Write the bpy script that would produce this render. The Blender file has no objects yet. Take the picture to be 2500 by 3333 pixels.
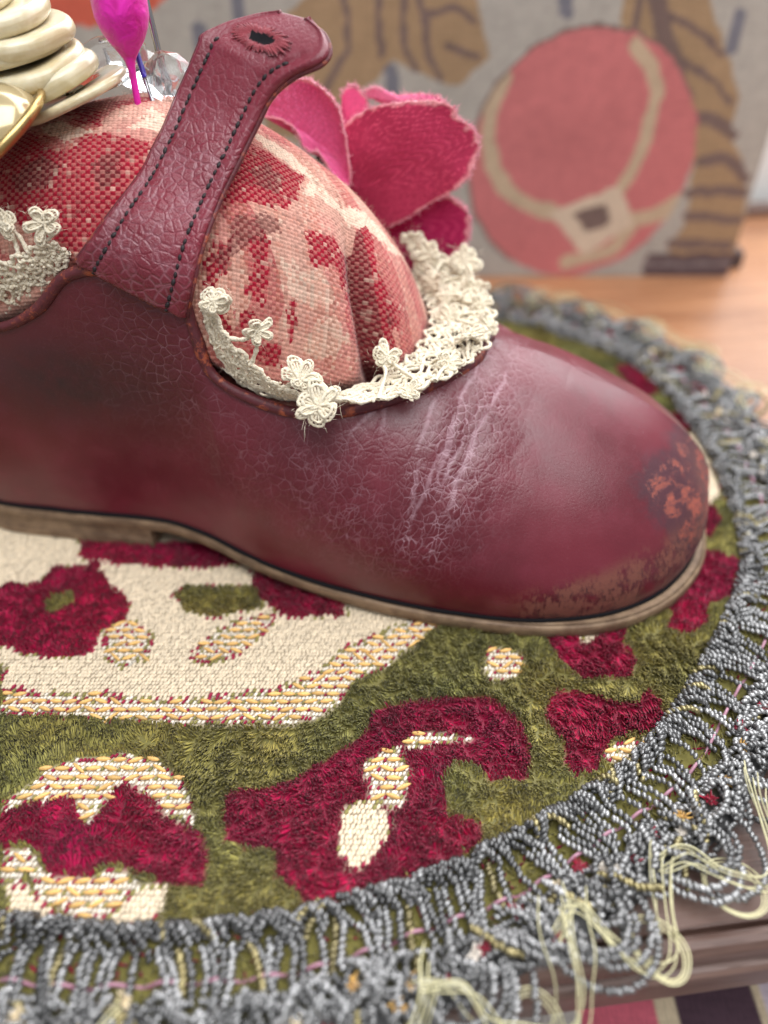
import bpy, math
import numpy as np
from mathutils import Vector, Matrix

scene = bpy.context.scene
COL = scene.collection
CM = 0.01                                   # every length below is written in centimetres

# ------------------------------------------------------------------ camera
cam_data = bpy.data.cameras.new("camera")
cam_data.sensor_fit = 'VERTICAL'
cam_data.sensor_height = 36.0
cam_data.lens = 27.0
cam_data.clip_start = 0.005
cam_data.clip_end = 50.0
cam_data.dof.use_dof = True
cam_data.dof.focus_distance = 11.25 * CM
cam_data.dof.aperture_fstop = 8.4
cam = bpy.data.objects.new("camera", cam_data)
COL.objects.link(cam)
cam.location = (0, 0, 10 * CM)
cam.rotation_euler = (math.radians(50.0), 0, 0)
scene.camera = cam

# ------------------------------------------------------------------ world and lamps (a room lit by windows)
world = bpy.data.worlds.new("World")
scene.world = world
world.use_nodes = True
bg = world.node_tree.nodes["Background"]
bg.inputs[0].default_value = (0.93, 0.96, 1.0, 1)
bg.inputs[1].default_value = 0.38


def area(name, loc, target, size, power, color):
    d = bpy.data.lights.new(name, 'AREA')
    d.shape = 'RECTANGLE'
    d.size, d.size_y = size[0] * CM, size[1] * CM
    d.energy = power
    d.color = color
    o = bpy.data.objects.new(name, d)
    COL.objects.link(o)
    o.location = Vector(loc) * CM
    o.rotation_euler = (Vector(target) - Vector(loc)).to_track_quat('-Z', 'Y').to_euler()
    return o


area("window_light", (10, -6, 60), (1, 10, 2), (64, 50), 4.6, (0.97, 0.985, 1.0))
area("second_window_light", (16, 50, 40), (1, 12, 3), (70, 44), 4.6, (0.97, 0.985, 1.0))

cy = scene.cycles
cy.max_bounces = 6
cy.diffuse_bounces = 3
cy.glossy_bounces = 3
cy.transmission_bounces = 6
cy.use_adaptive_sampling = True
cy.adaptive_threshold = 0.02

vs = scene.view_settings
vs.view_transform = 'Standard'
vs.look = 'None'
vs.exposure = 0.22
vs.gamma = 1.0
vs.use_curve_mapping = False

# ------------------------------------------------------------------ helpers
rng = np.random.default_rng(7)


def lin(r, g, b):
    c = np.array([r, g, b], float) / 255.0
    return tuple(np.where(c <= 0.04045, c / 12.92, ((c + 0.055) / 1.055) ** 2.4))


def hash3(i, j, k, seed):
    n = (i.astype(np.int64) * 374761393 + j.astype(np.int64) * 668265263 + k.astype(np.int64) * 2147483647 + seed * 974634777)
    n = (n ^ (n >> 13)) * 1274126177
    n = n ^ (n >> 16)
    return (n & 0xFFFFFF).astype(float) / 0xFFFFFF


def vnoise(p, scale=1.0, seed=0):
    """smooth value noise, -1..1, p is (n, 3) or (n, 2)"""
    p = np.asarray(p, float) * scale
    if p.shape[-1] == 2:
        p = np.concatenate([p, np.zeros(p.shape[:-1] + (1,))], -1)
    i = np.floor(p).astype(np.int64)
    f = p - i
    f = f * f * (3 - 2 * f)
    out = 0
    for a in (0, 1):
        for b in (0, 1):
            for c in (0, 1):
                w = (f[..., 0] if a else 1 - f[..., 0]) * (f[..., 1] if b else 1 - f[..., 1]) * (f[..., 2] if c else 1 - f[..., 2])
                out = out + w * hash3(i[..., 0] + a, i[..., 1] + b, i[..., 2] + c, seed)
    return out * 2 - 1


def fbm(p, scale=1.0, seed=0, octv=3):
    return sum(vnoise(p, scale * 2 ** o, seed + o) * 0.5 ** o for o in range(octv)) / 1.75


def smooth01(x, a, b):
    t = np.clip((x - a) / (b - a), 0, 1)
    return t * t * (3 - 2 * t)


def inpoly(P, poly):
    """P (n,2) -> bool mask"""
    x, y = P[:, 0], P[:, 1]
    poly = np.asarray(poly, float)
    ins = np.zeros(len(P), bool)
    x1, y1 = poly[-1]
    for x2, y2 in poly:
        if y1 != y2:
            ins ^= ((y2 > y) != (y1 > y)) & (x < (x1 - x2) * (y - y2) / (y1 - y2) + x2)
        x1, y1 = x2, y2
    return ins


def polydist(P, line, closed=False):
    """distance of points P (n,d) to a polyline"""
    line = np.asarray(line, float)
    if closed:
        line = np.vstack([line, line[:1]])
    best = np.full(len(P), 1e9)
    for a, b in zip(line[:-1], line[1:]):
        ab = b - a
        t = np.clip(((P - a) @ ab) / (ab @ ab), 0, 1)
        best = np.minimum(best, np.linalg.norm(P - a - t[:, None] * ab, axis=1))
    return best


def spline(keys, n, closed=False):
    """centripetal-ish Catmull-Rom through keys (m,d), n samples"""
    K = np.asarray(keys, float)
    m = len(K)
    t = np.linspace(0, m if closed else m - 1, n, endpoint=not closed)
    i = np.minimum(np.floor(t).astype(int), (m if closed else m - 1) - 1)
    f = (t - i)[:, None]
    if closed:
        g = lambda k: K[(i + k) % m]
    else:
        E = np.vstack([2 * K[0] - K[1], K, 2 * K[-1] - K[-2]])
        g = lambda k: E[np.clip(i + 1 + k, 0, m + 1)]
    p0, p1, p2, p3 = g(-1), g(0), g(1), g(2)
    return 0.5 * (2 * p1 + (p2 - p0) * f + (2 * p0 - 5 * p1 + 4 * p2 - p3) * f ** 2 + (3 * p1 - p0 - 3 * p2 + p3) * f ** 3)


def grid_faces(nu, nv, close_u=False, close_v=False, off=0):
    iu = np.arange(nu if close_u else nu - 1)
    iv = np.arange(nv if close_v else nv - 1)
    A, B = np.meshgrid(iu, iv, indexing='ij')
    A2, B2 = (A + 1) % nu, (B + 1) % nv
    return np.stack([A * nv + B, A2 * nv + B, A2 * nv + B2, A * nv + B2], -1).reshape(-1, 4) + off


class Geo:
    """collects vertices and faces, and a colour for each vertex"""

    def __init__(self):
        self.v, self.f, self.c, self.n = [], [], [], 0

    def add(self, V, F, col=None):
        V = np.asarray(V, float).reshape(-1, 3)
        for q in (F if isinstance(F, (list, tuple)) else [F]):
            self.f.append(np.asarray(q) + self.n)
        self.v.append(V)
        if col is None:
            col = (1, 1, 1)
        col = np.asarray(col, float)
        self.c.append(np.broadcast_to(col, (len(V), 3)))
        self.n += len(V)
        return self

    def tube(self, path, r, k=6, col=None, cap=True):
        P = np.asarray(path, float)
        n = len(P)
        r = np.broadcast_to(np.asarray(r, float), (n,)).copy()
        T = np.gradient(P, axis=0)
        T /= np.linalg.norm(T, axis=1)[:, None] + 1e-12
        N = np.zeros_like(P)
        ref = np.array([0.31, 0.17, 0.93])
        if abs(T[0] @ ref) > 0.9:
            ref = np.array([0.9, 0.1, 0.2])
        v = ref - T[0] * (ref @ T[0])
        N[0] = v / np.linalg.norm(v)
        for i in range(1, n):
            v = N[i - 1] - T[i] * (N[i - 1] @ T[i])
            N[i] = v / (np.linalg.norm(v) + 1e-12)
        Bn = np.cross(T, N)
        a = np.arange(k) * 2 * np.pi / k
        V = P[:, None] + r[:, None, None] * (np.cos(a)[None, :, None] * N[:, None] + np.sin(a)[None, :, None] * Bn[:, None])
        V = V.reshape(-1, 3)
        F = [grid_faces(n, k, close_v=True)]
        if cap:
            V = np.vstack([V, P[0] - T[0] * r[0] * 0.7, P[-1] + T[-1] * r[-1] * 0.7])
            j = np.arange(k)
            F.append(np.stack([np.full(k, n * k), (j + 1) % k, j], -1))
            F.append(np.stack([np.full(k, n * k + 1), (n - 1) * k + j, (n - 1) * k + (j + 1) % k], -1))
        if col is not None and np.ndim(col) == 2:
            col = np.vstack([np.repeat(col, k, 0)] + ([col[:1], col[-1:]] if cap else []))
        return self.add(V, F, col)

    def scatter(self, V0, F0, Ms, Ps, cols):
        """copies of a small template: Ms (n,3,3), Ps (n,3), cols (n,3)"""
        n, m = len(Ps), len(V0)
        V = np.einsum('nij,mj->nmi', Ms, V0) + Ps[:, None]
        base = np.arange(n)[:, None, None] * m
        for q in (F0 if isinstance(F0, (list, tuple)) else [F0]):
            self.f.append((q[None] + base).reshape(-1, q.shape[1]) + self.n)
        self.v.append(V.reshape(-1, 3))
        self.c.append(np.repeat(np.asarray(cols, float), m, 0))
        self.n += n * m
        return self

    def mesh(self, name, smooth=True, attrs=None, uv=None, org=(0, 0, 0)):
        V = (np.vstack(self.v) - np.asarray(org, float)) * CM
        me = bpy.data.meshes.new(name)
        me.vertices.add(len(V))
        me.vertices.foreach_set("co", V.astype(np.float32).ravel())
        idx = np.concatenate([q.ravel() for q in self.f]).astype(np.int32)
        sz = np.concatenate([np.full(len(q), q.shape[1]) for q in self.f]).astype(np.int32)
        st = np.concatenate([[0], np.cumsum(sz)[:-1]]).astype(np.int32)
        me.loops.add(len(idx))
        me.loops.foreach_set("vertex_index", idx)
        me.polygons.add(len(sz))
        me.polygons.foreach_set("loop_start", st)
        me.polygons.foreach_set("use_smooth", np.full(len(sz), smooth))
        at = me.attributes.new("Col", 'FLOAT_COLOR', 'POINT')
        C = np.ones((len(V), 4), np.float32)
        C[:, :3] = np.vstack(self.c)
        at.data.foreach_set("color", C.ravel())
        for k, a in (attrs or {}).items():
            t = me.attributes.new(k, 'FLOAT', 'POINT')
            t.data.foreach_set("value", np.asarray(a, np.float32).ravel())
        me.update()
        me.validate()
        return me

    def build(self, name, mat, parent=None, smooth=True, attrs=None, org=(0, 0, 0), kind=None, loc=None):
        o = bpy.data.objects.new(name, self.mesh(name, smooth, attrs, org=org))
        COL.objects.link(o)
        o.data.materials.append(mat)
        if parent is not None:
            o.parent = parent
        if loc is not None:
            o.location = Vector(loc) * CM
        if kind:
            o["kind"] = kind
        return o


def thing(name, label, cat, loc=(0, 0, 0), rotz=0.0, group=None):
    o = bpy.data.objects.new(name, None)
    COL.objects.link(o)
    o.empty_display_size = 0.01
    o.location = Vector(loc) * CM
    o.rotation_euler = (0, 0, rotz)
    tag(o, label, cat, group)
    return o


def tag(o, label, cat, group=None):
    o["label"] = label
    o["category"] = cat
    if group:
        o["group"] = group
    return o


def octa_ball():
    """a little ball: 18 vertices, 32 triangles"""
    v = [(1, 0, 0), (-1, 0, 0), (0, 1, 0), (0, -1, 0), (0, 0, 1), (0, 0, -1)]
    f = [(0, 2, 4), (2, 1, 4), (1, 3, 4), (3, 0, 4), (2, 0, 5), (1, 2, 5), (3, 1, 5), (0, 3, 5)]
    v = [np.array(p, float) for p in v]
    mid, F = {}, []
    for a, b, c in f:
        m = []
        for i, j in ((a, b), (b, c), (c, a)):
            k = (min(i, j), max(i, j))
            if k not in mid:
                q = v[i] + v[j]
                v.append(q / np.linalg.norm(q))
                mid[k] = len(v) - 1
            m.append(mid[k])
        F += [(a, m[0], m[2]), (m[0], b, m[1]), (m[2], m[1], c), (m[0], m[1], m[2])]
    return np.array(v), np.array(F)


BALL_V, BALL_F = octa_ball()


# ------------------------------------------------------------------ node helper
class NT:
    def __init__(self, name):
        self.m = bpy.data.materials.new(name)
        self.m.use_nodes = True
        self.t = self.m.node_tree
        self.b = self.t.nodes["Principled BSDF"]

    def n(self, typ, props=None, **ins):
        nd = self.t.nodes.new("ShaderNode" + typ)
        for k, v in (props or {}).items():
            setattr(nd, k, v)
        for k, v in ins.items():
            k = int(k[1:]) if k[0] == 'i' and k[1:].isdigit() else k.replace('_', ' ')
            self.put(nd.inputs[k], v)
        return nd

    def put(self, sock, v):
        if isinstance(v, bpy.types.NodeSocket):
            self.t.links.new(v, sock)
        elif isinstance(v, bpy.types.Node):
            self.t.links.new(v.outputs[0], sock)
        elif isinstance(v, (tuple, list)) and len(v) == 3 and sock.type == 'RGBA':
            sock.default_value = (*v, 1)
        else:
            sock.default_value = v

    def set(self, **kw):
        for k, v in kw.items():
            self.put(self.b.inputs[k.replace('_', ' ')], v)
        return self

    def cm(self, scale=(1, 1, 1)):
        """object coordinates in centimetres"""
        tc = self.n('TexCoord')
        mp = self.n('Mapping', i0=tc.outputs['Object'])
        mp.inputs['Scale'].default_value = [100 * s for s in scale]
        return mp.outputs[0]

    def attr(self, name, out='Fac'):
        return self.n('Attribute', dict(attribute_name=name)).outputs[out]

    def noise(self, vec, scale, detail=3, rough=0.55, dist=0.0):
        return self.n('TexNoise', Vector=vec, Scale=scale, Detail=detail, Roughness=rough, Distortion=dist).outputs['Fac']

    def vor(self, vec, scale, feature='F1', rnd=1.0):
        return self.n('TexVoronoi', dict(feature=feature), Vector=vec, Scale=scale, Randomness=rnd).outputs['Distance']

    def ramp(self, fac, a, b, c0=0.0, c1=1.0):
        nd = self.n('MapRange', dict(interpolation_type='SMOOTHSTEP'), i0=fac, i1=a, i2=b, i3=c0, i4=c1)
        return nd.outputs[0]

    def math(self, op, a, b=0.0, c=0.0, clamp=False):
        return self.n('Math', dict(operation=op, use_clamp=clamp), i0=a, i1=b, i2=c).outputs[0]

    def mix(self, fac, a, b, mode='MIX'):
        nd = self.n('Mix', dict(data_type='RGBA', blend_type=mode))
        self.put(nd.inputs[0], fac)
        self.put(nd.inputs[6], a)
        self.put(nd.inputs[7], b)
        return nd.outputs[2]

    def bump(self, h, strength, dist_cm, normal=None):
        nd = self.n('Bump', Height=h, Strength=strength, Distance=dist_cm * CM)
        if normal is not None:
            self.put(nd.inputs['Normal'], normal)
        return nd.outputs[0]


def fibre_material(name, rough=0.8, sheen=0.3, spec=0.3, amp=0.25, scale=30.0, metallic=0.0, sheen_tint=None, bump=0.3):
    """a material that takes its dye from the vertices and gives it grain"""
    k = NT(name)
    p = k.cm()
    f = k.noise(p, scale, 3, 0.6)
    base = k.attr('Col', 'Color')
    col = k.mix(1.0, base, k.n('CombineColor', i0=k.ramp(f, 0.25, 0.75, 1 - amp, 1 + amp), i1=k.ramp(f, 0.25, 0.75, 1 - amp, 1 + amp), i2=k.ramp(f, 0.25, 0.75, 1 - amp, 1 + amp)), 'MULTIPLY')
    k.set(Base_Color=col, Roughness=rough, Metallic=metallic, Sheen_Weight=sheen, Sheen_Roughness=0.4, Specular_IOR_Level=spec)
    if sheen_tint:
        k.set(Sheen_Tint=sheen_tint)
    if bump:
        k.set(Normal=k.bump(f, bump, 0.02))
    return k.m
# ------------------------------------------------------------------ pattern outlines traced on image pixels, unprojected to centimetres
# the brocade pattern cast from image pixels onto the mat plane, (x, y) on the table
MAT_CREAM = [
    [(-7.56, 11.5), (-4.83, 11.5), (-2.39, 10.96), (-0.41, 9.6), (1.03, 8.88), (0.16, 8.73), (-0.53, 8.32), (-0.97, 7.94), (-1.38, 7.48), (-2.36, 7.3), (-3.42, 7.22), (-4.89, 7.35), (-6.0, 7.43)],
]
MAT_GOLD = [
    [(-6.0, 7.43), (-4.89, 7.35), (-3.42, 7.22), (-2.36, 7.3), (-1.38, 7.48), (-0.97, 7.94), (-0.53, 8.32), (0.16, 8.73), (0.8, 8.99), (1.11, 8.88), (0.54, 8.42), (0.23, 8.03), (-0.43, 7.57), (-0.64, 7.26), (-0.91, 6.96), (-1.32, 6.8), (-2.98, 6.8), (-4.38, 6.84), (-5.82, 6.96)],
    [(-4.66, 8.32), (-4.63, 8.78), (-4.25, 8.83), (-3.94, 8.52), (-3.87, 8.03), (-4.17, 7.89), (-4.54, 8.03)],
    [(-3.15, 8.03), (-2.94, 8.52), (-2.53, 8.88), (-1.91, 9.04), (-1.92, 8.73), (-2.21, 8.32), (-2.54, 7.98), (-2.98, 7.94)],
    [(1.61, 7.94), (1.72, 8.27), (2.14, 8.27), (2.33, 8.03), (2.18, 7.7), (1.69, 7.61)],
    [(-5.27, 5.53), (-4.99, 5.81), (-4.83, 6.1), (-4.48, 6.25), (-3.76, 6.32), (-3.26, 6.17), (-2.8, 5.88), (-2.6, 5.53), (-2.6, 5.2), (-2.94, 5.33), (-3.42, 5.74), (-3.97, 5.2), (-4.62, 5.46), (-5.21, 5.36)],
    [(-5.05, 4.94), (-4.65, 4.85), (-4.38, 4.58), (-3.78, 4.55), (-3.51, 4.67), (-3.19, 4.58), (-3.02, 4.34), (-3.29, 4.06), (-3.6, 3.96), (-4.16, 4.12), (-4.51, 4.46), (-4.86, 4.46)],
    [(3.27, 6.48), (4.03, 6.56), (4.03, 6.29), (3.46, 6.14), (3.13, 6.17)],
]
MAT_RED = [
    [(-6.86, 9.66), (-6.15, 9.77), (-6.1, 10.13), (-5.39, 10.32), (-4.89, 9.72), (-4.4, 9.26), (-4.44, 8.94), (-4.79, 8.62), (-4.86, 8.22), (-5.12, 8.08), (-5.89, 8.13), (-6.06, 8.27), (-6.34, 8.32), (-7.0, 8.42), (-7.48, 9.37)],
    [(-5.83, 10.89), (-3.09, 10.89), (-2.45, 10.44), (-2.47, 10.25), (-2.98, 10.25), (-3.49, 10.19), (-4.17, 10.19), (-5.41, 10.38), (-5.69, 10.44)],
    [(-2.41, 10.13), (-2.32, 10.44), (-1.59, 9.95), (-0.72, 9.26), (-0.67, 9.04), (-1.11, 8.94), (-1.67, 8.99), (-2.1, 9.26), (-2.35, 9.66)],
    [(-2.2, 5.39), (-2.19, 5.7), (-1.55, 5.74), (-0.86, 6.17), (-0.34, 6.64), (0.0, 7.13), (0.86, 7.3), (1.65, 7.3), (2.09, 6.8), (2.14, 6.48), (2.02, 5.88), (1.5, 5.88), (1.27, 6.17), (1.03, 6.17), (0.82, 5.88), (0.82, 5.33), (1.31, 5.26), (1.35, 5.0), (1.02, 4.76), (0.57, 4.64), (0.29, 4.23), (-0.28, 4.12), (-0.9, 4.04), (-1.1, 4.34), (-1.39, 4.58), (-1.45, 4.88), (-2.07, 4.97)],
    [(2.42, 6.92), (2.69, 7.48), (3.32, 7.39), (3.56, 7.17), (3.93, 7.22), (4.14, 7.48), (4.31, 7.3), (4.17, 6.8), (3.73, 6.72), (3.35, 6.56), (3.2, 6.32), (2.97, 6.02), (2.68, 5.88), (2.6, 6.17), (2.63, 6.56)],
    [(2.63, 8.73), (2.92, 8.83), (3.38, 8.78), (4.07, 9.04), (4.08, 8.73), (3.93, 8.42), (4.14, 8.03), (3.98, 7.7), (3.16, 7.66), (2.8, 8.13)],
    [(4.98, 9.15), (5.01, 9.37), (5.43, 9.83), (5.86, 10.69), (6.62, 10.38), (6.55, 9.83), (6.1, 9.37), (5.66, 9.26), (5.49, 8.73), (5.1, 8.47), (4.85, 8.68)],
    [(-5.2, 5.33), (-4.89, 5.53), (-4.36, 5.67), (-4.21, 5.39), (-3.97, 5.2), (-3.86, 5.46), (-3.63, 5.81), (-3.19, 5.6), (-3.0, 5.33), (-2.47, 5.13), (-2.31, 4.76), (-2.28, 4.43), (-2.87, 4.46), (-3.21, 4.64), (-3.58, 4.7), (-3.78, 4.58), (-4.32, 4.58), (-4.6, 4.88), (-4.94, 4.97), (-5.02, 4.88), (-5.47, 5.07)],
    [(5.91, 17.32), (6.17, 17.68), (6.91, 17.09), (6.61, 16.19), (6.16, 15.98)],
    [(6.54, 15.36), (7.12, 15.46), (6.99, 14.68), (6.54, 14.59)],
    [(6.29, 11.79), (6.64, 11.86), (6.61, 11.36), (6.3, 10.96), (6.07, 11.09)],
]
MAT_OLIVE = [
    [(-3.72, 9.49), (-3.56, 9.69), (-2.49, 9.74), (-2.26, 9.6), (-2.16, 9.15), (-2.86, 8.99), (-3.44, 9.1)],
    [(-5.92, 9.21), (-5.91, 9.43), (-5.74, 9.54), (-5.51, 9.46), (-5.45, 9.26), (-5.55, 9.07), (-5.78, 9.04)],
]
MAT_CREAM2 = [
    [(-0.6, 5.46), (-0.19, 5.6), (0.13, 5.33), (0.13, 5.07), (-0.18, 4.7), (-0.41, 4.61), (-0.6, 4.88)],
    [(-4.86, 4.46), (-4.5, 4.43), (-4.1, 4.09), (-3.59, 3.93), (-3.26, 4.17), (-3.04, 4.43), (-2.75, 4.43), (-2.74, 4.12), (-2.84, 3.85), (-3.37, 3.75), (-3.94, 3.8), (-4.65, 3.9)],
    [(6.75, 14.59), (7.17, 14.59), (7.22, 13.18), (6.9, 12.08), (6.53, 11.93), (6.63, 13.18)],
    [(3.24, 8.62), (3.61, 8.73), (3.6, 8.5), (3.38, 8.37)],
]
MAT_GOLD2 = [
    [(-0.26, 6.17), (0.21, 6.48), (0.37, 6.02), (0.22, 5.43), (-0.25, 5.56)],
    [(0.35, 6.6), (0.42, 6.72), (1.27, 6.56), (0.92, 6.44), (0.34, 6.4)],
]
MAT_EDGE = [
    [(-7.59, 4.12), (-5.84, 4.04), (-4.68, 3.98), (-3.97, 3.88), (-2.95, 3.84), (-2.13, 3.9), (-1.07, 4.04), (-0.17, 4.26), (0.53, 4.49), (1.15, 4.82), (2.05, 5.2), (3.05, 5.81), (3.86, 6.4), (4.84, 7.39), (5.47, 8.32), (6.15, 9.26), (6.56, 10.07), (6.83, 10.96), (6.99, 11.93), (7.13, 13.18), (7.1, 14.68), (6.86, 16.09), (6.44, 17.56), (5.72, 18.68), (4.49, 19.49)],
]
# the print on the upright board from image pixels unprojected to its face (x, z)
BOARD_TANPOLY = [
    [(6.11, 7.7), (8.19, 7.7), (9.29, 6.04), (9.8, 5.17), (9.82, 4.18), (10.62, 3.14), (10.93, 1.89), (11.08, -0.17), (8.61, -0.17), (9.12, 1.52), (9.14, 2.59), (8.7, 4.56), (7.67, 6.04), (6.66, 6.54), (6.21, 6.86)],
    [(-2.53, 7.08), (-1.62, 7.7), (2.25, 7.7), (2.63, 6.75), (2.82, 6.09), (2.39, 5.75), (2.08, 5.4), (1.22, 5.58), (0.89, 5.75), (0.23, 6.04), (-0.16, 5.58), (-1.09, 5.05), (-2.23, 3.93), (-3.31, 4.18), (-3.6, 5.28)],
]
BOARD_VEINS = [
    [(6.84, 7.7), (7.17, 7.08), (7.6, 6.32), (8.0, 5.75)],
    [(7.42, 7.08), (8.49, 6.59), (9.04, 6.2)],
    [(7.84, 6.15), (8.96, 5.58), (9.59, 4.99)],
    [(8.68, 4.62), (9.24, 4.56), (9.96, 4.18)],
    [(9.12, 3.47), (9.87, 3.54), (10.66, 3.01)],
    [(9.07, 2.59), (9.91, 2.66), (10.71, 2.59)],
    [(9.17, 1.89), (10.73, 1.82)],
    [(8.93, 1.08), (10.74, 1.0)],
    [(6.6, 7.7), (6.57, 6.65)],
    [(0.84, 7.6), (1.1, 7.08), (1.78, 7.23), (2.37, 6.92)],
    [(1.1, 7.08), (1.13, 6.32), (1.55, 5.58)],
    [(1.64, 6.37), (2.49, 6.09)],
    [(-0.15, 7.6), (-0.09, 6.2)],
    [(0.53, 7.6), (0.55, 6.43), (0.89, 5.81)],
    [(-1.01, 7.6), (-0.99, 6.32), (-1.75, 5.17)],
    [(-1.98, 6.86), (-2.37, 5.75), (-2.19, 4.56)],
]
BOARD_CREAMST = [
    [(3.25, 5.58), (2.95, 4.56), (3.2, 3.27), (4.01, 2.39), (5.22, 1.96)],
    [(6.69, 6.37), (7.39, 5.58), (7.52, 4.68), (7.32, 3.41), (6.99, 2.59)],
    [(7.22, 1.82), (8.15, 1.89), (8.85, 2.32)],
    [(5.74, 0.46), (7.03, 0.85), (7.51, 1.45)],
]
BOARD_STAR = [
    [(4.99, 2.03), (6.95, 2.8), (7.61, 1.67), (6.23, 0.7)],
]
BOARD_DIA = [
    [(5.69, 2.0), (6.62, 2.28), (6.9, 1.74), (6.27, 1.38)],
]
BOARD_DASH = [
    [(4.68, 7.6), (4.75, 7.13)],
    [(9.27, 7.08), (9.27, 6.32)],
    [(0.17, 5.81), (0.24, 5.17)],
    [(-3.78, 7.6), (-3.8, 6.92)],
    [(-4.83, 6.75), (-4.87, 6.09)],
]
# the print on the cushion cloth, image pixels cast on its surface, along warp and weft
CLOTH_RED = [
    [(-3.24, 2.2), (-2.89, 2.6), (-2.56, 2.2), (-2.34, 1.78), (-2.06, 1.66), (-1.78, 1.94), (-1.5, 2.0), (-0.88, 1.77), (-0.92, 0.73), (-1.9, 0.15), (-2.52, 0.46), (-3.0, 0.77)],
    [(-2.31, 2.99), (-2.3, 3.72), (-1.69, 2.68), (-1.61, 2.21), (-1.76, 2.16), (-1.94, 2.37)],
    [(-1.5, 3.0), (-1.29, 3.26), (-0.6, 3.44), (-1.13, 2.88), (-1.43, 2.7)],
    [(0.06, 1.69), (0.51, 2.09), (0.74, 2.43), (1.0, 2.42), (1.63, 2.28), (1.27, 1.46), (1.16, 1.32), (0.72, 1.23), (0.31, 1.12), (-0.0, 1.1)],
    [(-0.15, 0.11), (0.03, 0.57), (0.3, 0.73), (0.2, 0.36), (0.03, -0.05), (-0.15, -0.18)],
    [(0.56, 0.71), (0.84, 0.86), (0.88, 0.62), (0.79, 0.28), (0.75, -0.19), (0.48, -0.08), (0.54, 0.34)],
    [(1.43, 1.03), (1.88, 1.21), (2.1, 1.05), (2.46, 0.91), (2.95, 0.67), (3.4, 0.5), (3.28, 0.21), (2.87, -0.19), (2.71, -0.46), (2.44, -0.04), (2.18, 0.23), (2.01, 0.52), (1.94, 0.67), (1.57, 0.64), (1.41, 0.64), (1.53, 0.85)],
    [(1.13, -0.11), (1.27, -0.0), (1.34, -0.31), (1.21, -0.61)],
    [(0.59, -0.72), (1.06, -0.56), (1.04, -0.92), (0.75, -0.93)],
    [(0.34, -0.34), (0.57, -0.22), (0.77, -0.42), (0.49, -0.7)],
    [(-0.24, -0.16), (0.03, -0.16), (0.31, -0.65), (0.03, -0.69)],
]
CLOTH_DARK = [
    [(-2.83, 1.46), (-2.37, 1.6), (-2.08, 1.34), (-2.28, 1.06), (-2.7, 1.02)],
    [(-1.67, 1.51), (-1.28, 1.62), (-1.35, 1.12), (-1.67, 0.95)],
    [(0.63, 1.89), (0.95, 2.09), (1.23, 1.9), (0.98, 1.56), (0.7, 1.57)],
    [(2.18, 0.62), (2.5, 0.74), (3.01, 0.5), (3.18, 0.23), (2.75, -0.31), (2.51, 0.02), (2.24, 0.33)],
    [(0.3, 0.9), (0.95, 1.12), (1.08, 0.93), (0.65, 0.65), (0.21, 0.4), (0.03, 0.07), (-0.01, 0.36)],
]
CLOTH_CREAM = [
    [(0.78, 3.01), (1.23, 3.03), (1.96, 2.36), (2.38, 2.0), (3.57, 2.39), (4.39, 2.02), (3.17, 1.54), (2.42, 1.7), (1.76, 1.81), (1.39, 1.62), (1.6, 2.11), (1.0, 2.42)],
    [(0.92, 0.42), (1.83, 0.64), (2.0, 0.3), (1.84, 0.05), (1.21, 0.21)],
    [(-2.55, 2.38), (-2.22, 2.46), (-1.7, 2.0), (-1.91, 1.84), (-2.11, 1.74), (-2.32, 1.91)],
    [(-1.23, 2.38), (-0.78, 2.6), (-0.8, 2.08), (-1.3, 2.13)],
    [(1.43, -0.25), (1.96, 0.04), (2.33, -0.24), (2.02, -0.65), (1.47, -0.64)],
]
# ------------------------------------------------------------------ the table
TY = math.radians(7.0)
T_E = np.array([math.cos(TY), math.sin(TY), 0.0])      # along the front edge
T_N = np.array([-math.sin(TY), math.cos(TY), 0.0])     # into the table
T_O = np.array([1.28, 3.62, 0.0])                      # a point of the front edge


def table_depth(P):
    return (np.asarray(P) - T_O) @ T_N


def wood_material(name, dark, mid, light, rough=0.38, red=0.0):
    k = NT(name)
    p = k.cm((0.06, 1.0, 1.0))
    w = k.noise(p, 2.2, 5, 0.6, 0.8)
    fine = k.noise(k.cm((0.10, 3.2, 3.2)), 5.0, 4, 0.7)
    c = k.mix(k.ramp(w, 0.3, 0.7), dark, mid)
    c = k.mix(k.math('MULTIPLY', k.ramp(fine, 0.42, 0.75), 0.7), c, light)
    pores = k.ramp(k.noise(k.cm((0.35, 9.0, 9.0)), 5.0, 2, 0.5), 0.60, 0.72)
    c = k.mix(k.math('MULTIPLY', pores, 0.55), c, tuple(0.4 * x for x in dark))
    k.set(Base_Color=c, Roughness=k.ramp(fine, 0.2, 0.8, rough - 0.06, rough + 0.12), Specular_IOR_Level=0.5)
    k.set(Normal=k.bump(k.math('SUBTRACT', fine, pores), 0.25, 0.02))
    return k.m


M_TOP = wood_material("table_wood", lin(146, 96, 66), lin(186, 132, 94), lin(206, 158, 120), 0.30)
M_EDGE = wood_material("table_edge_wood", lin(82, 58, 50), lin(112, 86, 76), lin(132, 106, 96), 0.42)

table = thing("table", "brown wooden table with moulded front edge under the round mat", "table", (0, 0, 0), TY)
# lengths are given in the table's own frame: u along the edge, d into the table
t_u0, t_u1 = -34.0, 40.0
o_loc = np.array([T_O @ T_E, T_O @ T_N])


def extrude_profile(prof, u0, u1, closed=True, nseg=1):
    prof = np.asarray(prof, float)
    U = np.linspace(u0, u1, nseg + 1)
    V = np.array([[u + o_loc[0], d + o_loc[1], z] for u in U for d, z in prof])
    m = len(prof)
    F = [grid_faces(len(U), m, close_v=closed)]
    if closed:
        F += [np.arange(m)[::-1][None], (np.arange(m) + nseg * m)[None]]
    return V, F


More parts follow.
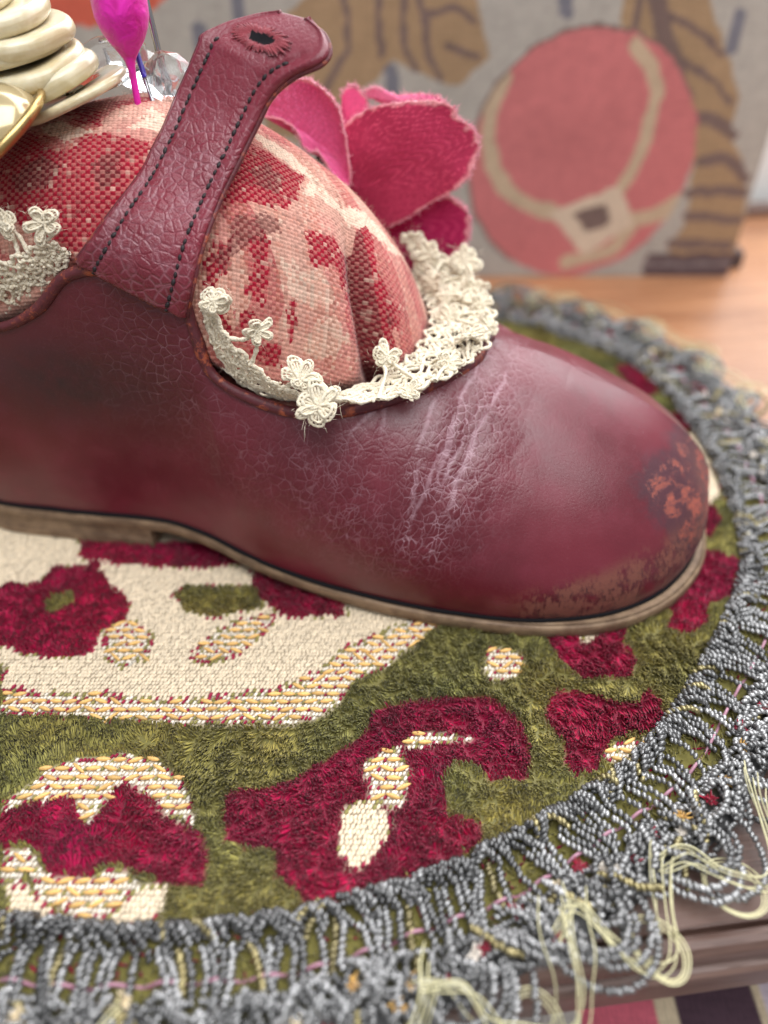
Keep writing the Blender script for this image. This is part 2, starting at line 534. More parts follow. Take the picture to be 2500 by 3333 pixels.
def rounded(prof, n=5):
    return [tuple(p) for p in spline(prof, n * len(prof))]


g = Geo()
g.add(*extrude_profile([(2.42, -0.02), (2.45, 0.0), (24.2, 0.0), (24.26, -0.05), (24.26, -1.0), (2.42, -1.0)], t_u0, t_u1))
g.build("tabletop", M_TOP, table, smooth=False)
g = Geo()
g.add(*extrude_profile([(0.02, -0.02), (0.06, 0.0), (2.37, 0.0), (2.40, -0.02), (2.40, -1.0), (0.02, -1.0)], t_u0, t_u1))
g.build("front_rail", M_EDGE, table, smooth=False)
g = Geo()
bead = [(0.015, -1.12), (0.015, -0.16), (-0.03, -0.12), (-0.05, -0.05), (-0.12, -0.03), (-0.20, -0.06), (-0.27, -0.14), (-0.29, -0.24), (-0.29, -0.34), (-0.24, -0.39), (-0.25, -0.45),
        (-0.33, -0.47), (-0.38, -0.52), (-0.39, -0.60), (-0.39, -1.00), (-0.36, -1.10), (-0.30, -1.12)]
g.add(*extrude_profile(bead, t_u0, t_u1))
g.build("edge_moulding", M_EDGE, table, smooth=False)
g = Geo()
g.add(*extrude_profile([(23.7, 0.003), (23.7, 0.28), (23.85, 0.36), (24.25, 0.36), (24.25, 0.003)], t_u0, t_u1))
g.build("back_rail", M_EDGE, table, smooth=False)

# a white sill behind the table, and a floor plane added to support the covered box
k = NT("white_paint")
k.set(Base_Color=(0.82, 0.82, 0.80), Roughness=0.5)
k.set(Normal=k.bump(k.noise(k.cm(), 3.0, 3), 0.1, 0.02))
M_WHITE = k.m
g = Geo()
g.add(*extrude_profile([(25.2, -12), (25.2, 4.4), (25.0, 4.5), (25.0, 5.1), (25.1, 5.2), (36.0, 5.2), (36.0, -12)], t_u0, t_u1))
sill = g.build("window_sill", M_WHITE, None, smooth=False)
sill.rotation_euler = (0, 0, TY)
tag(sill, "bright white window sill behind the table at far right", "window sill")

k = NT("support_paint")
k.set(Base_Color=k.mix(k.noise(k.cm(), 0.3, 3), lin(120, 110, 104), lin(146, 136, 128)), Roughness=0.6)
g = Geo().add([(-60, -60, -11), (60, -60, -11), (60, 60, -11), (-60, 60, -11)], np.array([[0, 1, 2, 3]]))
box_support = g.build("floor", k.m, None, smooth=False)  # support plane added under the covered box
box_support["kind"] = "structure"

# ------------------------------------------------------------------ the upright board covered with printed linen
LINEN, PINK, TAN, PLUM, BEIGE, DASH = (lin(172, 165, 156), lin(194, 114, 114), lin(160, 132, 102), lin(118, 98, 92), lin(190, 166, 140), lin(118, 116, 124))
CORAL = lin(204, 98, 78)


def linen_material(name, scale):
    k = NT(name)
    p = k.cm()
    wx = k.noise(k.cm((0.25, 1, 6.0)), scale, 2)
    wz = k.noise(k.cm((6.0, 1, 0.25)), scale, 2)
    w = k.math('ADD', wx, wz)
    f = k.ramp(w, 0.75, 1.25, 0.84, 1.10)
    col = k.mix(1.0, k.attr('Col', 'Color'), k.n('CombineColor', i0=f, i1=f, i2=f), 'MULTIPLY')
    k.set(Base_Color=col, Roughness=0.85, Sheen_Weight=0.15, Specular_IOR_Level=0.2, Normal=k.bump(w, 0.35, 0.02))
    return k.m


M_LINEN = linen_material("printed_linen", 6.0)
bx0, bx1, bz1 = -17.0, 10.95, 10.5
nx, nz = 430, 180
X, Zc = np.meshgrid(np.linspace(bx0, bx1, nx), np.linspace(0.02, bz1, nz), indexing='ij')
Q = np.stack([X.ravel(), Zc.ravel()], -1)
Qw = Q + 0.05 * np.stack([vnoise(Q, 3.0, 1), vnoise(Q, 3.0, 2)], -1)
C = np.tile(np.array(LINEN), (len(Q), 1))


def paint(mask, col):
    C[mask] = col


for q in BOARD_TANPOLY:
    paint(inpoly(Qw, q), TAN)
for q in BOARD_DASH:
    paint(polydist(Qw, q) < 0.17, DASH)
ell = lambda c, r: ((Qw - np.array(c)) / np.array(r))
# the veins of the leaves: the stem is broad, the side veins narrow
for i, q in enumerate(BOARD_VEINS):
    w = 0.24 if i == 0 else (0.15 if i in (3, 4, 5, 6, 7) else 0.085)
    ln = spline(q, 12) if len(q) > 2 else np.array(q)
    paint(polydist(Qw, ln) < w, PLUM)
# a second, unseen part of the repeat left and above, so that the cloth goes on
for cx, cz in ((-13.5, 3.2), (0.5, 12.5), (9.8, 12.0)):
    e = np.linalg.norm(ell((cx, cz), (2.9, 2.9)), axis=1)
    paint(e < 1.05, PLUM)
    paint(e < 1.0, PINK)
e = np.linalg.norm(ell((-7.75, 9.05), (3.15, 2.25)), axis=1)
paint(e < 1.0, CORAL)
# the pomegranate
e = np.linalg.norm(ell((5.72, 3.42), (3.28, 3.42)), axis=1)
ring = (e < 1.008) & ((Qw[:, 0] - 5.7) - (Qw[:, 1] - 3.4) < 1.2)
paint(ring, PLUM)
paint(e < 0.985, PINK)
for i, q in enumerate(BOARD_CREAMST):
    paint((polydist(Qw, spline(q, 14)) < (0.22, 0.19, 0.25, 0.22)[i]) & (e < 0.985), BEIGE)
paint(inpoly(Qw, BOARD_STAR[0]), lin(206, 186, 164))
paint(inpoly(Qw, BOARD_DIA[0]), PLUM)
# lower right corner: plum ground with paler stripes
low = (Qw[:, 1] < 0.75) & (Qw[:, 0] > 8.2) & (e > 1.0)
paint(low, lin(96, 78, 80))
paint(low & (np.abs(Qw[:, 1] - 0.42) < 0.07), lin(128, 116, 116))

C *= (1 + 0.10 * fbm(Q, 0.5, 90) + 0.05 * vnoise(Q, 6.0, 94))[:, None]
board = thing("fabric_board", "upright linen board printed with a pink pomegranate and brown leaves behind shoe", "fabric board", (0, 23.6, 0))
g = Geo()
wob = 0.015 * vnoise(Q, 0.4, 5)
g.add(np.stack([Q[:, 0], wob, Q[:, 1]], -1), grid_faces(nx, nz), C)
ys = 0.55
for (xa, za, xb, zb) in ((bx1, 0.02, bx1, bz1), (bx1, bz1, bx0, bz1), (bx0, bz1, bx0, 0.02), (bx0, 0.02, bx1, 0.02)):
    g.add([(xa, 0, za), (xb, 0, zb), (xb, ys, zb), (xa, ys, za)], np.array([[0, 1, 2, 3]]), lin(130, 112, 104))
g.add([(bx0, ys, 0.02), (bx0, ys, bz1), (bx1, ys, bz1), (bx1, ys, 0.02)], np.array([[0, 1, 2, 3]]), lin(150, 140, 130))
g.build("printed_cover", M_LINEN, board, smooth=False)
k = NT("dark_base")
k.set(Base_Color=k.mix(k.noise(k.cm(), 4), lin(60, 46, 46), lin(84, 68, 66)), Roughness=0.7)
M_DARKBASE = k.m
g = Geo()


def box(g, x0, x1, y0, y1, z0, z1, col=None, bev=0.06):
    b = min(bev, (x1 - x0) / 3, (y1 - y0) / 3, (z1 - z0) / 3)
    rings = []
    for z, i in ((z0, b), (z0 + b, 0), (z1 - b, 0), (z1, b)):
        xa, xb, ya, yb = x0 + i, x1 - i, y0 + i, y1 - i
        rings.append([(xa + b, ya, z), (xb - b, ya, z), (xb, ya + b, z), (xb, yb - b, z), (xb - b, yb, z), (xa + b, yb, z), (xa, yb - b, z), (xa, ya + b, z)])
    V = np.array(rings).reshape(-1, 3)
    g.add(V, [grid_faces(4, 8, close_v=True), np.arange(8)[::-1][None], (np.arange(8) + 24)[None]], col)
    return g


box(g, 10.4, 11.62, 0.62, 1.5, 0.004, 0.55)
g.build("foot", M_DARKBASE, board, smooth=False)

# ------------------------------------------------------------------ a box covered in the same kind of cloth, under the table edge
lower = thing("covered_box", "blurred cloth-covered box in pink, cream and plum below the table edge", "box", (5.5, 4.0, -11))
g = Geo()
nx, ny = 200, 90
X, Y = np.meshgrid(np.linspace(-8, 7, nx), np.linspace(-5, 5, ny), indexing='ij')
Q = np.stack([X.ravel(), Y.ravel()], -1)
wx = Q[:, 0] + 0.10 * (Q[:, 1]) ** 2 * np.sign(Q[:, 1]) * 0.3
C = np.tile(np.array(lin(176, 168, 162)), (len(Q), 1))
C[(wx > -2.1) & (wx < -0.7)] = lin(196, 96, 112)
C[(wx > -0.7) & (wx < -0.35)] = lin(196, 178, 150)
C[(wx > -0.35) & (wx < 1.1)] = lin(72, 52, 62)
C[(wx > 1.1) & (wx < 1.25)] = lin(196, 178, 150)
C[wx > 1.25] = lin(190, 176, 186)
r = 0.5
edge = np.minimum(np.minimum(Q[:, 0] + 8, 7 - Q[:, 0]), np.minimum(Q[:, 1] + 5, 5 - Q[:, 1]))
g.add(np.stack([Q[:, 0], Q[:, 1], 5.6 - 0.3 * np.exp(-edge / 0.25)], -1), grid_faces(nx, ny), C)
g.build("printed_lid", M_LINEN, lower, smooth=True)
g = Geo()
box(g, -8.0, 7.0, -5.0, 5.0, 0.004, 5.25, lin(176, 168, 162), 0.15)
g.build("box_body", M_LINEN, lower, smooth=False)
# ------------------------------------------------------------------ the shoe
# its own frame: x runs along the shoe with the toe tip at 0, y away from the near side, z up
S_O = np.array([6.05, 11.2, 0.0])
S_YAW = math.radians(-9.7)
S_A = np.array([math.cos(S_YAW), math.sin(S_YAW), 0.0])
S_N = np.array([-math.sin(S_YAW), math.cos(S_YAW), 0.0])


def shoe_to_world(P):
    P = np.asarray(P, float)
    return S_O + P[..., :1] * S_A + P[..., 1:2] * S_N + P[..., 2:] * np.array([0, 0, 1.0])


# four guiding curves of the near half: sole edge, lower swell, upper swell, top line / ridge
K0 = [(-15.5, 0, .90), (-15.0, -1.35, .90), (-13.4, -2.2, .90), (-11.9, -2.28, .90), (-11.0, -2.26, .90), (-10.3, -2.23, .90), (-9.7, -2.24, .88), (-9.1, -2.36, .84),
      (-8.65, -2.5, .79), (-8.2, -2.66, .73), (-7.6, -2.84, .66), (-6.7, -3.02, .58), (-5.6, -3.16, .52), (-4.5, -3.22, .48), (-3.3, -3.18, .46), (-2.3, -2.96, .46),
      (-1.5, -2.58, .46), (-.8, -1.95, .46), (-.28, -1.05, .47), (-.1, 0, .48)]
K1 = [(-15.8, 0, 2.3), (-15.3, -1.5, 2.3), (-13.5, -2.42, 2.2), (-11.9, -2.45, 2.1), (-11.0, -2.42, 2.2), (-10.3, -2.38, 2.3), (-9.6, -2.38, 2.3), (-9.05, -2.5, 2.2),
      (-8.6, -2.64, 2.0), (-8.15, -2.82, 1.85), (-7.6, -3.02, 1.7), (-6.7, -3.24, 1.55), (-5.6, -3.42, 1.5), (-4.5, -3.50, 1.55), (-3.2, -3.48, 1.6), (-2.1, -3.24, 1.65),
      (-1.2, -2.78, 1.65), (-.40, -2.08, 1.75), (.20, -1.16, 1.90), (.34, 0, 1.95)]
K2 = [(-15.4, 0, 4.0), (-14.9, -1.3, 4.0), (-13.3, -2.2, 3.5), (-11.9, -2.32, 3.4), (-11.05, -2.33, 3.6), (-10.4, -2.32, 4.0), (-9.6, -2.32, 4.1), (-8.85, -2.38, 4.0),
      (-8.62, -2.46, 3.6), (-8.4, -2.6, 3.2), (-7.8, -2.75, 2.85), (-6.9, -2.9, 2.7), (-5.95, -2.82, 2.95), (-5.0, -2.5, 3.3), (-4.35, -1.85, 3.55), (-4.0, -1.2, 3.80),
      (-3.3, -1.15, 3.60), (-2.6, -.95, 3.33), (-1.80, -.65, 2.98), (-1.05, 0, 2.78)]
K3 = [(-15.2, 0, 5.3), (-14.7, -1.15, 5.1), (-13.2, -2.0, 4.55), (-11.95, -2.18, 4.50), (-11.1, -2.2, 4.88), (-10.45, -2.2, 5.45), (-9.6, -2.2, 5.60), (-8.78, -2.2, 5.35),
      (-8.62, -2.22, 4.75), (-8.42, -2.3, 4.1), (-7.82, -2.4, 3.78), (-6.95, -2.42, 3.60), (-6.0, -2.15, 3.65), (-5.1, -1.55, 3.78), (-4.5, -.75, 3.82), (-4.3, 0, 3.86),
      (-3.8, 0, 3.76), (-3.3, 0, 3.64), (-2.95, 0, 3.51), (-2.6, 0, 3.34)]
NU, NV = 420, 140
b0, b1, b2, b3 = (spline(k, NU) for k in (K0, K1, K2, K3))
for b in (b0, b1, b2, b3):
    b[-1, 1] = 0.0
    b[0, 1] = 0.0
    b[:, 1] = np.minimum(b[:, 1], 0.0)
n_throat = int(round(15 / 19 * (NU - 1)))
b3[n_throat:, 1] = 0.0
tv = np.linspace(0, 1, NV)[None, :, None]
near = (1 - tv) ** 3 * b0[:, None] + 3 * (1 - tv) ** 2 * tv * b1[:, None] + 3 * (1 - tv) * tv ** 2 * b2[:, None] + tv ** 3 * b3[:, None]


def surf_normals(S):
    du = np.gradient(S, axis=0)
    dv = np.gradient(S, axis=1)
    n = np.cross(du, dv)
    return n / (np.linalg.norm(n, axis=2)[..., None] + 1e-9)


nrm = surf_normals(near)
if nrm[NU // 2, 20, 1] > 0:
    nrm = -nrm
Pn = near.reshape(-1, 3)
x, y, z = Pn.T
# wear and creasing of the leather, where the foot bent it and where the toe was knocked; also painted shade near the heel
bend = np.exp(-((x + 4.25 + 0.45 * (3.7 - z)) / 0.85) ** 2) * smooth01(z, 0.8, 1.7)
bend = np.maximum(bend, 0.8 * np.exp(-((x + 6.3) / 1.1) ** 2) * np.exp(-((z - 2.4) / 0.95) ** 2))
collar = np.exp(-((x + 8.9) / 1.3) ** 2) * smooth01(z, 2.5, 4.0)
collar = np.maximum(collar, 0.95 * np.exp(-((x + 7.0) / 1.9) ** 2) * np.exp(-((z - 2.9) / 0.9) ** 2))
toe = smooth01(x, -2.7, -1.2) * smooth01(z, 0.5, 0.9) * (1 - smooth01(z, 2.2, 2.8)) * smooth01(y, -2.3, -1.5)
toe2 = smooth01(x, -3.9, -2.6) * np.exp(-((np.maximum(z - 0.85, 0)) / (0.35 + 0.25 * smooth01(x, -2.8, -1.0))) ** 2)
dirt = np.exp(-((x + 10.9) / 2.0) ** 2 - ((z - 3.7) / 0.9) ** 2)  # shade on the heel side, put into the leather colour
# folds of the bend, real relief
w = Pn + 0.30 * np.stack([vnoise(Pn, 1.6, 3), vnoise(Pn, 1.6, 4), vnoise(Pn, 1.6, 5)], -1)
ph = (w[:, 0] - 0.45 * w[:, 2])
fold = 0.020 * np.sin(ph * 6.5 + 1.2 * vnoise(Pn, 0.9, 9)) * bend * (0.6 + 0.6 * vnoise(Pn, 0.8, 11))
# long creases that run down from the throat across the vamp, with short branches
arc = np.concatenate([np.zeros((NU, 1)), np.cumsum(np.linalg.norm(np.diff(near, axis=1), axis=2), axis=1)], 1).ravel()
chart = np.stack([x, arc], -1)
crease = np.zeros(len(x))
cr_rng = np.random.default_rng(21)
sel = np.where((x > -8.0) & (x < -2.6) & (arc > 0.6))[0]
Ch = chart[sel]
acc = np.zeros(len(sel))
for i_ in range(46):
    long_ = i_ < 13
    s0 = cr_rng.uniform(3.2, 5.2) if long_ else cr_rng.uniform(1.4, 5.0)
    ln_ = cr_rng.uniform(1.6, 3.2) if long_ else cr_rng.uniform(0.35, 1.1)
    x0 = -4.15 - 0.30 * (5.0 - s0) + cr_rng.normal() * (0.55 if long_ else 0.75)
    sl_ = 0.30 + cr_rng.normal() * (0.12 if long_ else 0.45)
    tq = np.linspace(0, 1, 14 if long_ else 7)
    wx_ = np.cumsum(cr_rng.normal(size=len(tq))) * (0.035 if long_ else 0.03)
    line_ = np.stack([x0 - sl_ * ln_ * tq + wx_, s0 - ln_ * tq], -1)
    d_ = polydist(Ch, line_)
    along = np.clip((s0 - Ch[:, 1]) / ln_, 0, 1)
    wd_ = (0.060 if long_ else 0.045) * (0.5 + np.sin(np.pi * along))
    acc = np.maximum(acc, np.exp(-(d_ / (wd_ + 1e-3)) ** 2) * (1.0 if long_ else 0.7) * (0.35 + 0.65 * np.sin(np.pi * np.clip(along, 0.05, 0.95))))
crease[sel] = acc
fold -= 0.013 * crease
fold += 0.022 * fbm(Pn, 0.7, 20) * smooth01(z, 0.9, 1.6)
fold += 0.006 * vnoise(Pn, 3.0, 31) * np.maximum(bend, collar)
edgefade = 1 - np.abs(np.broadcast_to(tv[..., 0] * 2 - 1, (NU, NV)).ravel()) ** 12
Pn = Pn + nrm.reshape(-1, 3) * (fold * edgefade)[:, None]
far = Pn * np.array([1, -1, 1])
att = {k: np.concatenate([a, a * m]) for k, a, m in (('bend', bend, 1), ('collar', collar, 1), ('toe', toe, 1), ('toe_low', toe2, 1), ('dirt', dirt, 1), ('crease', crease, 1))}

def leather_material(name, cell=6.0, line_w=0.055, line_amt=0.46, bump=0.19, lift=1.0):
    k = NT(name)
    p = k.cm()
    warp = k.n('TexNoise', Vector=p, Scale=2.5, Detail=2)
    pw = k.n('VectorMath', dict(operation='MULTIPLY_ADD'), i0=warp.outputs['Color'], i1=(0.09, 0.09, 0.09), i2=p).outputs[0]
    bendA, colA, toeA, toeL, shadeA, creaseA = (k.attr(a) for a in ('bend', 'collar', 'toe', 'toe_low', 'dirt', 'crease'))
    crease_w = k.math('MAXIMUM', bendA, k.math('MULTIPLY', colA, 0.9))
    v1 = k.vor(pw, cell, 'DISTANCE_TO_EDGE')
    pr_ = k.n('Mapping', i0=pw)
    pr_.inputs['Rotation'].default_value = (0, math.radians(-24), 0)
    pn = k.n('Mapping', i0=pr_.outputs[0])
    pn.inputs['Scale'].default_value = (1.5, 1.0, 0.62)
    v2 = k.vor(pn.outputs[0], 6.5, 'DISTANCE_TO_EDGE')
    v3 = k.vor(pw, 15.0, 'DISTANCE_TO_EDGE')
    brk = k.ramp(k.noise(p, 1.7, 3), 0.40, 0.60)
    line1 = k.math('MULTIPLY', k.ramp(v1, 0.0, line_w, 0.6, 0.0), k.ramp(k.noise(p, 4.0, 2), 0.35, 0.6))
    line2 = k.math('MULTIPLY', k.ramp(v2, 0.0, 0.042, 1.0, 0.0), k.ramp(k.noise(p, 3.1, 3), 0.38, 0.60))
    line3 = k.math('MULTIPLY', k.ramp(v3, 0.0, 0.045, 1.0, 0.0), brk)
    lines = k.math('MAXIMUM', k.math('MULTIPLY', line2, bendA), k.math('MULTIPLY', line1, crease_w))
    lines = k.math('MAXIMUM', lines, k.math('MULTIPLY', line3, k.math('MULTIPLY', crease_w, 0.18)))
    big = k.noise(p, 0.55, 4)
    med = k.noise(p, 2.2, 4, 0.6)
    fine = k.noise(p, 26.0, 3, 0.6)
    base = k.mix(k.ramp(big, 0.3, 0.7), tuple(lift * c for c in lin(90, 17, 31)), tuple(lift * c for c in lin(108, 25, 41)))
    base = k.mix(k.math('MULTIPLY', k.ramp(med, 0.45, 0.75), 0.3), base, lin(116, 35, 54))
    base = k.mix(k.math('MULTIPLY', shadeA, k.ramp(med, 0.2, 0.7, 0.65, 1.0)), base, lin(44, 20, 25))  # painted shade darkens the base colour
    base = k.mix(k.math('MULTIPLY', lines, k.math('MULTIPLY_ADD', creaseA, 0.55, line_amt), 0.0, True), base, lin(184, 148, 158))
    base = k.mix(k.math('MULTIPLY', k.ramp(k.math('MULTIPLY_ADD', k.noise(p, 9.0, 4, 0.7), 0.5, creaseA), 0.95, 1.35), 0.5), base, lin(180, 144, 154))
    # knocked toe: bare orange leather in ragged patches, dark bruises, a fine brown scuff below
    n1 = k.noise(k.cm((1.0, 1.0, 1.2)), 1.9, 8, 0.80, 0.3)
    scuff = k.math('MULTIPLY', k.ramp(k.math('MULTIPLY_ADD', toeA, 0.40, n1), 0.885, 0.95), toeA)
    n2 = k.noise(p, 2.1, 6, 0.7, 0.5)
    dark = k.math('MULTIPLY', k.ramp(k.math('MULTIPLY_ADD', toeA, 0.4, n2), 0.56, 0.84), k.math('MINIMUM', k.math('MULTIPLY', toeA, 1.6), 1.0))
    base = k.mix(k.math('MULTIPLY', dark, 0.72), base, lin(62, 40, 48))
    n3 = k.noise(k.cm((1.6, 1.6, 0.45)), 11.0, 5, 0.8)
    n3b = k.noise(p, 1.3, 4, 0.65)
    speck = k.math('MULTIPLY', k.ramp(k.math('ADD', k.math('MULTIPLY', n3, 0.6), k.math('MULTIPLY', n3b, 0.6)), 0.565, 0.635), k.ramp(toeL, 0.12, 0.6))
    base = k.mix(k.math('MULTIPLY', k.math('MULTIPLY', k.ramp(toeL, 0.2, 0.85), k.ramp(n3b, 0.3, 0.6)), 0.9), base, lin(50, 24, 26))
    base = k.mix(k.math('MULTIPLY', speck, 0.8), base, lin(124, 68, 54))
    base = k.mix(k.math('MULTIPLY', scuff, k.ramp(k.noise(k.cm((1, 1, 3)), 9.0, 4, 0.7), 0.3, 0.6, 0.45, 1.0)), base, k.mix(k.noise(p, 9.0, 3), lin(122, 56, 46), lin(168, 82, 62)))
    base = k.mix(k.ramp(fine, 0.58, 0.8, 0.0, 0.12), base, lin(160, 110, 120))
    k.set(Base_Color=base)
    rgh = k.ramp(med, 0.25, 0.75, 0.34, 0.41)
    k.set(Roughness=k.mix(k.math('MAXIMUM', scuff, speck), rgh, (0.75, 0.75, 0.75)), Specular_IOR_Level=0.65, Sheen_Weight=0.03, Sheen_Roughness=0.5, Sheen_Tint=lin(220, 170, 200))
    h = k.math('MULTIPLY', k.math('MINIMUM', v1, 0.16), k.math('MULTIPLY', crease_w, 1.2))
    h = k.math('ADD', h, k.math('MULTIPLY', k.math('MINIMUM', v2, 0.12), k.math('MULTIPLY', bendA, 1.4)))
    h = k.math('ADD', h, k.math('MULTIPLY', k.math('MINIMUM', v3, 0.10), k.math('MULTIPLY_ADD', crease_w, 0.35, 0.17)))
    h = k.math('SUBTRACT', h, k.math('MULTIPLY', k.math('MAXIMUM', scuff, speck), 0.09))
    h = k.math('ADD', h, k.math('MULTIPLY', fine, 0.075))
    k.set(Normal=k.bump(h, bump, 0.22))
    return k.m


M_LEATHER = leather_material("burgundy_leather")
M_STRAP = leather_material("pebbled_strap_leather", 7.0, 0.20, 0.34, 0.34, 1.45)  # same leather, base colour lifted in place of the strap's sheen

shoe = thing("shoe", "old burgundy leather child's bar shoe with scuffed toe standing on the mat", "shoe", S_O, S_YAW)
g = Geo()
F = grid_faces(NU, NV)
F = F[:, ::-1] if np.cross(near[11, 10] - near[10, 10], near[10, 11] - near[10, 10])[1] > 0 else F
g.add(Pn, F)
g.add(far, F[:, ::-1])
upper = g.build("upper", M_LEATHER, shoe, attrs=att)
# weld the two halves along the ridge, then give the leather its thickness
import bmesh
bm = bmesh.new()
bm.from_mesh(upper.data)
bmesh.ops.remove_doubles(bm, verts=bm.verts, dist=1e-6)
bm.to_mesh(upper.data)
bm.free()
sol = upper.modifiers.new("thickness", 'SOLIDIFY')
sol.thickness = 0.14 * CM
sol.offset = -1.0

# worn edge of the top line: bare orange-brown leather rolled over
k = NT("worn_edge")
p = k.cm()
nn = k.noise(p, 5.0, 5, 0.7)
c = k.mix(k.ramp(nn, 0.50, 0.66), lin(92, 34, 42), lin(168, 84, 56))
c = k.mix(k.math('MULTIPLY', k.ramp(k.noise(p, 14.0, 3), 0.5, 0.7), 0.5), c, lin(64, 28, 30))
k.set(Base_Color=c, Roughness=0.55, Normal=k.bump(nn, 0.4, 0.05))
M_WORN = k.m
top = b3[:n_throat + 1]
ring = np.vstack([top, (top * np.array([1, -1, 1]))[::-1][1:]])
g = Geo()
g.tube(ring + np.array([0, 0, -0.015]), 0.088 + 0.018 * vnoise(ring, 2.2, 8), 8)
g.build("topline_edge", M_WORN, shoe)

# sole: a thin brown leather sole with a dark seam above it
k = NT("sole_leather")
p = k.cm()
lay = k.noise(k.cm((0.3, 0.3, 6.0)), 4.0, 3)
nn = k.noise(p, 3.0, 5, 0.65)
c = k.mix(k.ramp(nn, 0.3, 0.7), lin(112, 88, 68), lin(150, 124, 98))
c = k.mix(k.math('MULTIPLY', k.ramp(lay, 0.45, 0.7), 0.55), c, lin(92, 70, 54))
k.set(Base_Color=c, Roughness=0.62, Normal=k.bump(k.math('ADD', nn, lay), 0.35, 0.04))
M_SOLE = k.m
k = NT("black_seam")
k.set(Base_Color=(0.012, 0.011, 0.013), Roughness=0.9, Specular_IOR_Level=0.08, Normal=k.bump(k.noise(k.cm(), 20), 0.5, 0.02))
M_SEAM = k.m


def outline(off, n=NU):
    e = spline(K0, n)
    e[0, 1] = e[-1, 1] = 0
    full = np.vstack([e, (e * np.array([1, -1, 1]))[::-1][1:-1]])
    t = np.roll(full, -1, 0) - np.roll(full, 1, 0)
    nn = np.stack([t[:, 1], -t[:, 0]], -1)
    nn /= np.linalg.norm(nn, axis=1)[:, None] + 1e-9
    if ((full[:, :2] - full[:, :2].mean(0)) * nn).sum() < 0:
        nn = -nn
    out = full.copy()
    out[:, :2] += nn * (off if np.ndim(off) == 0 else off[:, None])
    return out


SOLE = outline(0.0)


def slab(rings):
    m = len(rings[0])
    V = np.vstack(rings)
    return V, [grid_faces(len(rings), m, close_v=True), np.arange(m)[::-1][None] + 0, (np.arange(m) + (len(rings) - 1) * m)[None]]


def at_z(ring, dz, off_ring=None):
    r = ring.copy()
    r[:, 2] += dz
    return r


welt = 0.05 + 0.13 * smooth01(SOLE[:, 0], -4.5, -0.8) + 0.05 * smooth01(SOLE[:, 0], -7.5, -5)
thick = 0.30 - 0.02 * vnoise(SOLE, 1.0, 3)
R1, R0 = outline(welt), outline(welt - 0.03)
g = Geo()
rings = [at_z(R0, -0.31), at_z(R1, -0.28), at_z(R1, -0.10), at_z(outline(welt - 0.02), -0.065), at_z(outline(welt - 0.08), -0.055)]
g.add(*slab(rings))
sole = g.build("sole", M_SOLE, shoe, smooth=False)
for q in sole.data.polygons:
    q.use_smooth = len(q.vertices) == 4
g = Geo()
g.tube(at_z(outline(np.full(len(SOLE), 0.0) + 0.01 * vnoise(SOLE, 3, 2)), -0.03), 0.05, 6, cap=False)
g.build("welt_seam", M_SEAM, shoe)
# heel lift: three layers of leather under the rear of the sole
heel_line = R0[(R0[:, 0] < -10.15)]
a0 = np.argsort(np.arctan2(heel_line[:, 1], -(heel_line[:, 0] + 10.15)))
heel_line = heel_line[a0]
heel_line = np.vstack([heel_line, [(-10.12, 1.5, heel_line[0, 2]), (-10.3, 0.6, heel_line[0, 2]), (-10.3, -0.6, heel_line[0, 2]), (-10.12, -1.5, heel_line[0, 2])]])
g = Geo()
zz = np.array([0.14, 0.17, 0.36, 0.375, 0.385, 0.588])
ins = np.array([0.03, 0.0, 0.0, 0.02, 0.0, 0.0])
rings = []
cen = np.array([-12.6, 0.0])
for zv, iv in zip(zz, ins):
    r = heel_line.copy()
    d = r[:, :2] - cen
    r[:, :2] -= d / np.linalg.norm(d, axis=1)[:, None] * iv
    r[:, 2] = zv
    rings.append(r)
g.add(*slab(rings))
heel = g.build("heel", M_SOLE, shoe, smooth=False)

# ------------------------------------------------------------------ the strap standing up unbuttoned
SL = [(-10.28, -2.31, 5.61), (-10.12, -2.32, 5.8), (-9.88, -2.22, 6.08), (-9.66, -1.95, 6.37), (-9.39, -1.45, 6.73), (-9.17, -1.0, 7.17), (-9.0, -0.65, 7.57), (-8.71, -0.38, 8.11), (-8.67, -0.28, 8.25), (-8.52, -0.18, 8.32), (-8.27, -0.08, 8.4), (-7.94, -0.02, 8.46), (-7.61, -0.02, 8.49)]
SR = [(-8.71, -2.36, 4.87), (-8.61, -2.38, 5.12), (-8.49, -2.35, 5.47), (-8.35, -2.1, 5.98), (-8.18, -1.62, 6.5), (-7.99, -1.3, 6.88), (-7.79, -1.02, 7.26), (-7.56, -0.85, 7.63), (-7.25, -0.8, 7.87), (-6.89, -0.78, 8.02), (-6.77, -0.66, 8.16), (-6.88, -0.42, 8.32), (-7.15, -0.2, 8.43)]
ns, nw = 160, 48
eL, eR = spline(SL, ns), spline(SR, ns)
tw = np.linspace(0, 1, nw)[None, :, None]
strap_s = eL[:, None] * (1 - tw) + eR[:, None] * tw
sn = surf_normals(strap_s)
if sn[40, 20, 1] > 0:
    sn = -sn
uu = np.linspace(0, 1, ns)[:, None]
vv = tw[..., 0]
wrow = np.clip(np.linalg.norm(eR - eL, axis=1) / 1.5, 0, 1)[:, None]
crown = 0.05 * (1 - (2 * vv - 1) ** 2) * wrow * (1 - 0.8 * smooth01(uu, 0.62, 0.72))
groove = -0.022 * (np.exp(-((vv - 0.17) / 0.035) ** 2) + np.exp(-((vv - 0.83) / 0.035) ** 2)) * smooth01(0.80 - uu, 0, 0.05)
edge_roll = -0.04 * (np.abs(2 * vv - 1) ** 14) * wrow ** 2
ridge = 0.03 * np.exp(-((np.abs(2 * vv - 1) - 0.90) / 0.06) ** 2) * np.ones_like(uu)
relief = ridge + 0.010 * vnoise(strap_s.reshape(-1, 3), 2.6, 41).reshape(ns, nw)
strap_p = strap_s + sn * (crown + groove + edge_roll + relief)[..., None]
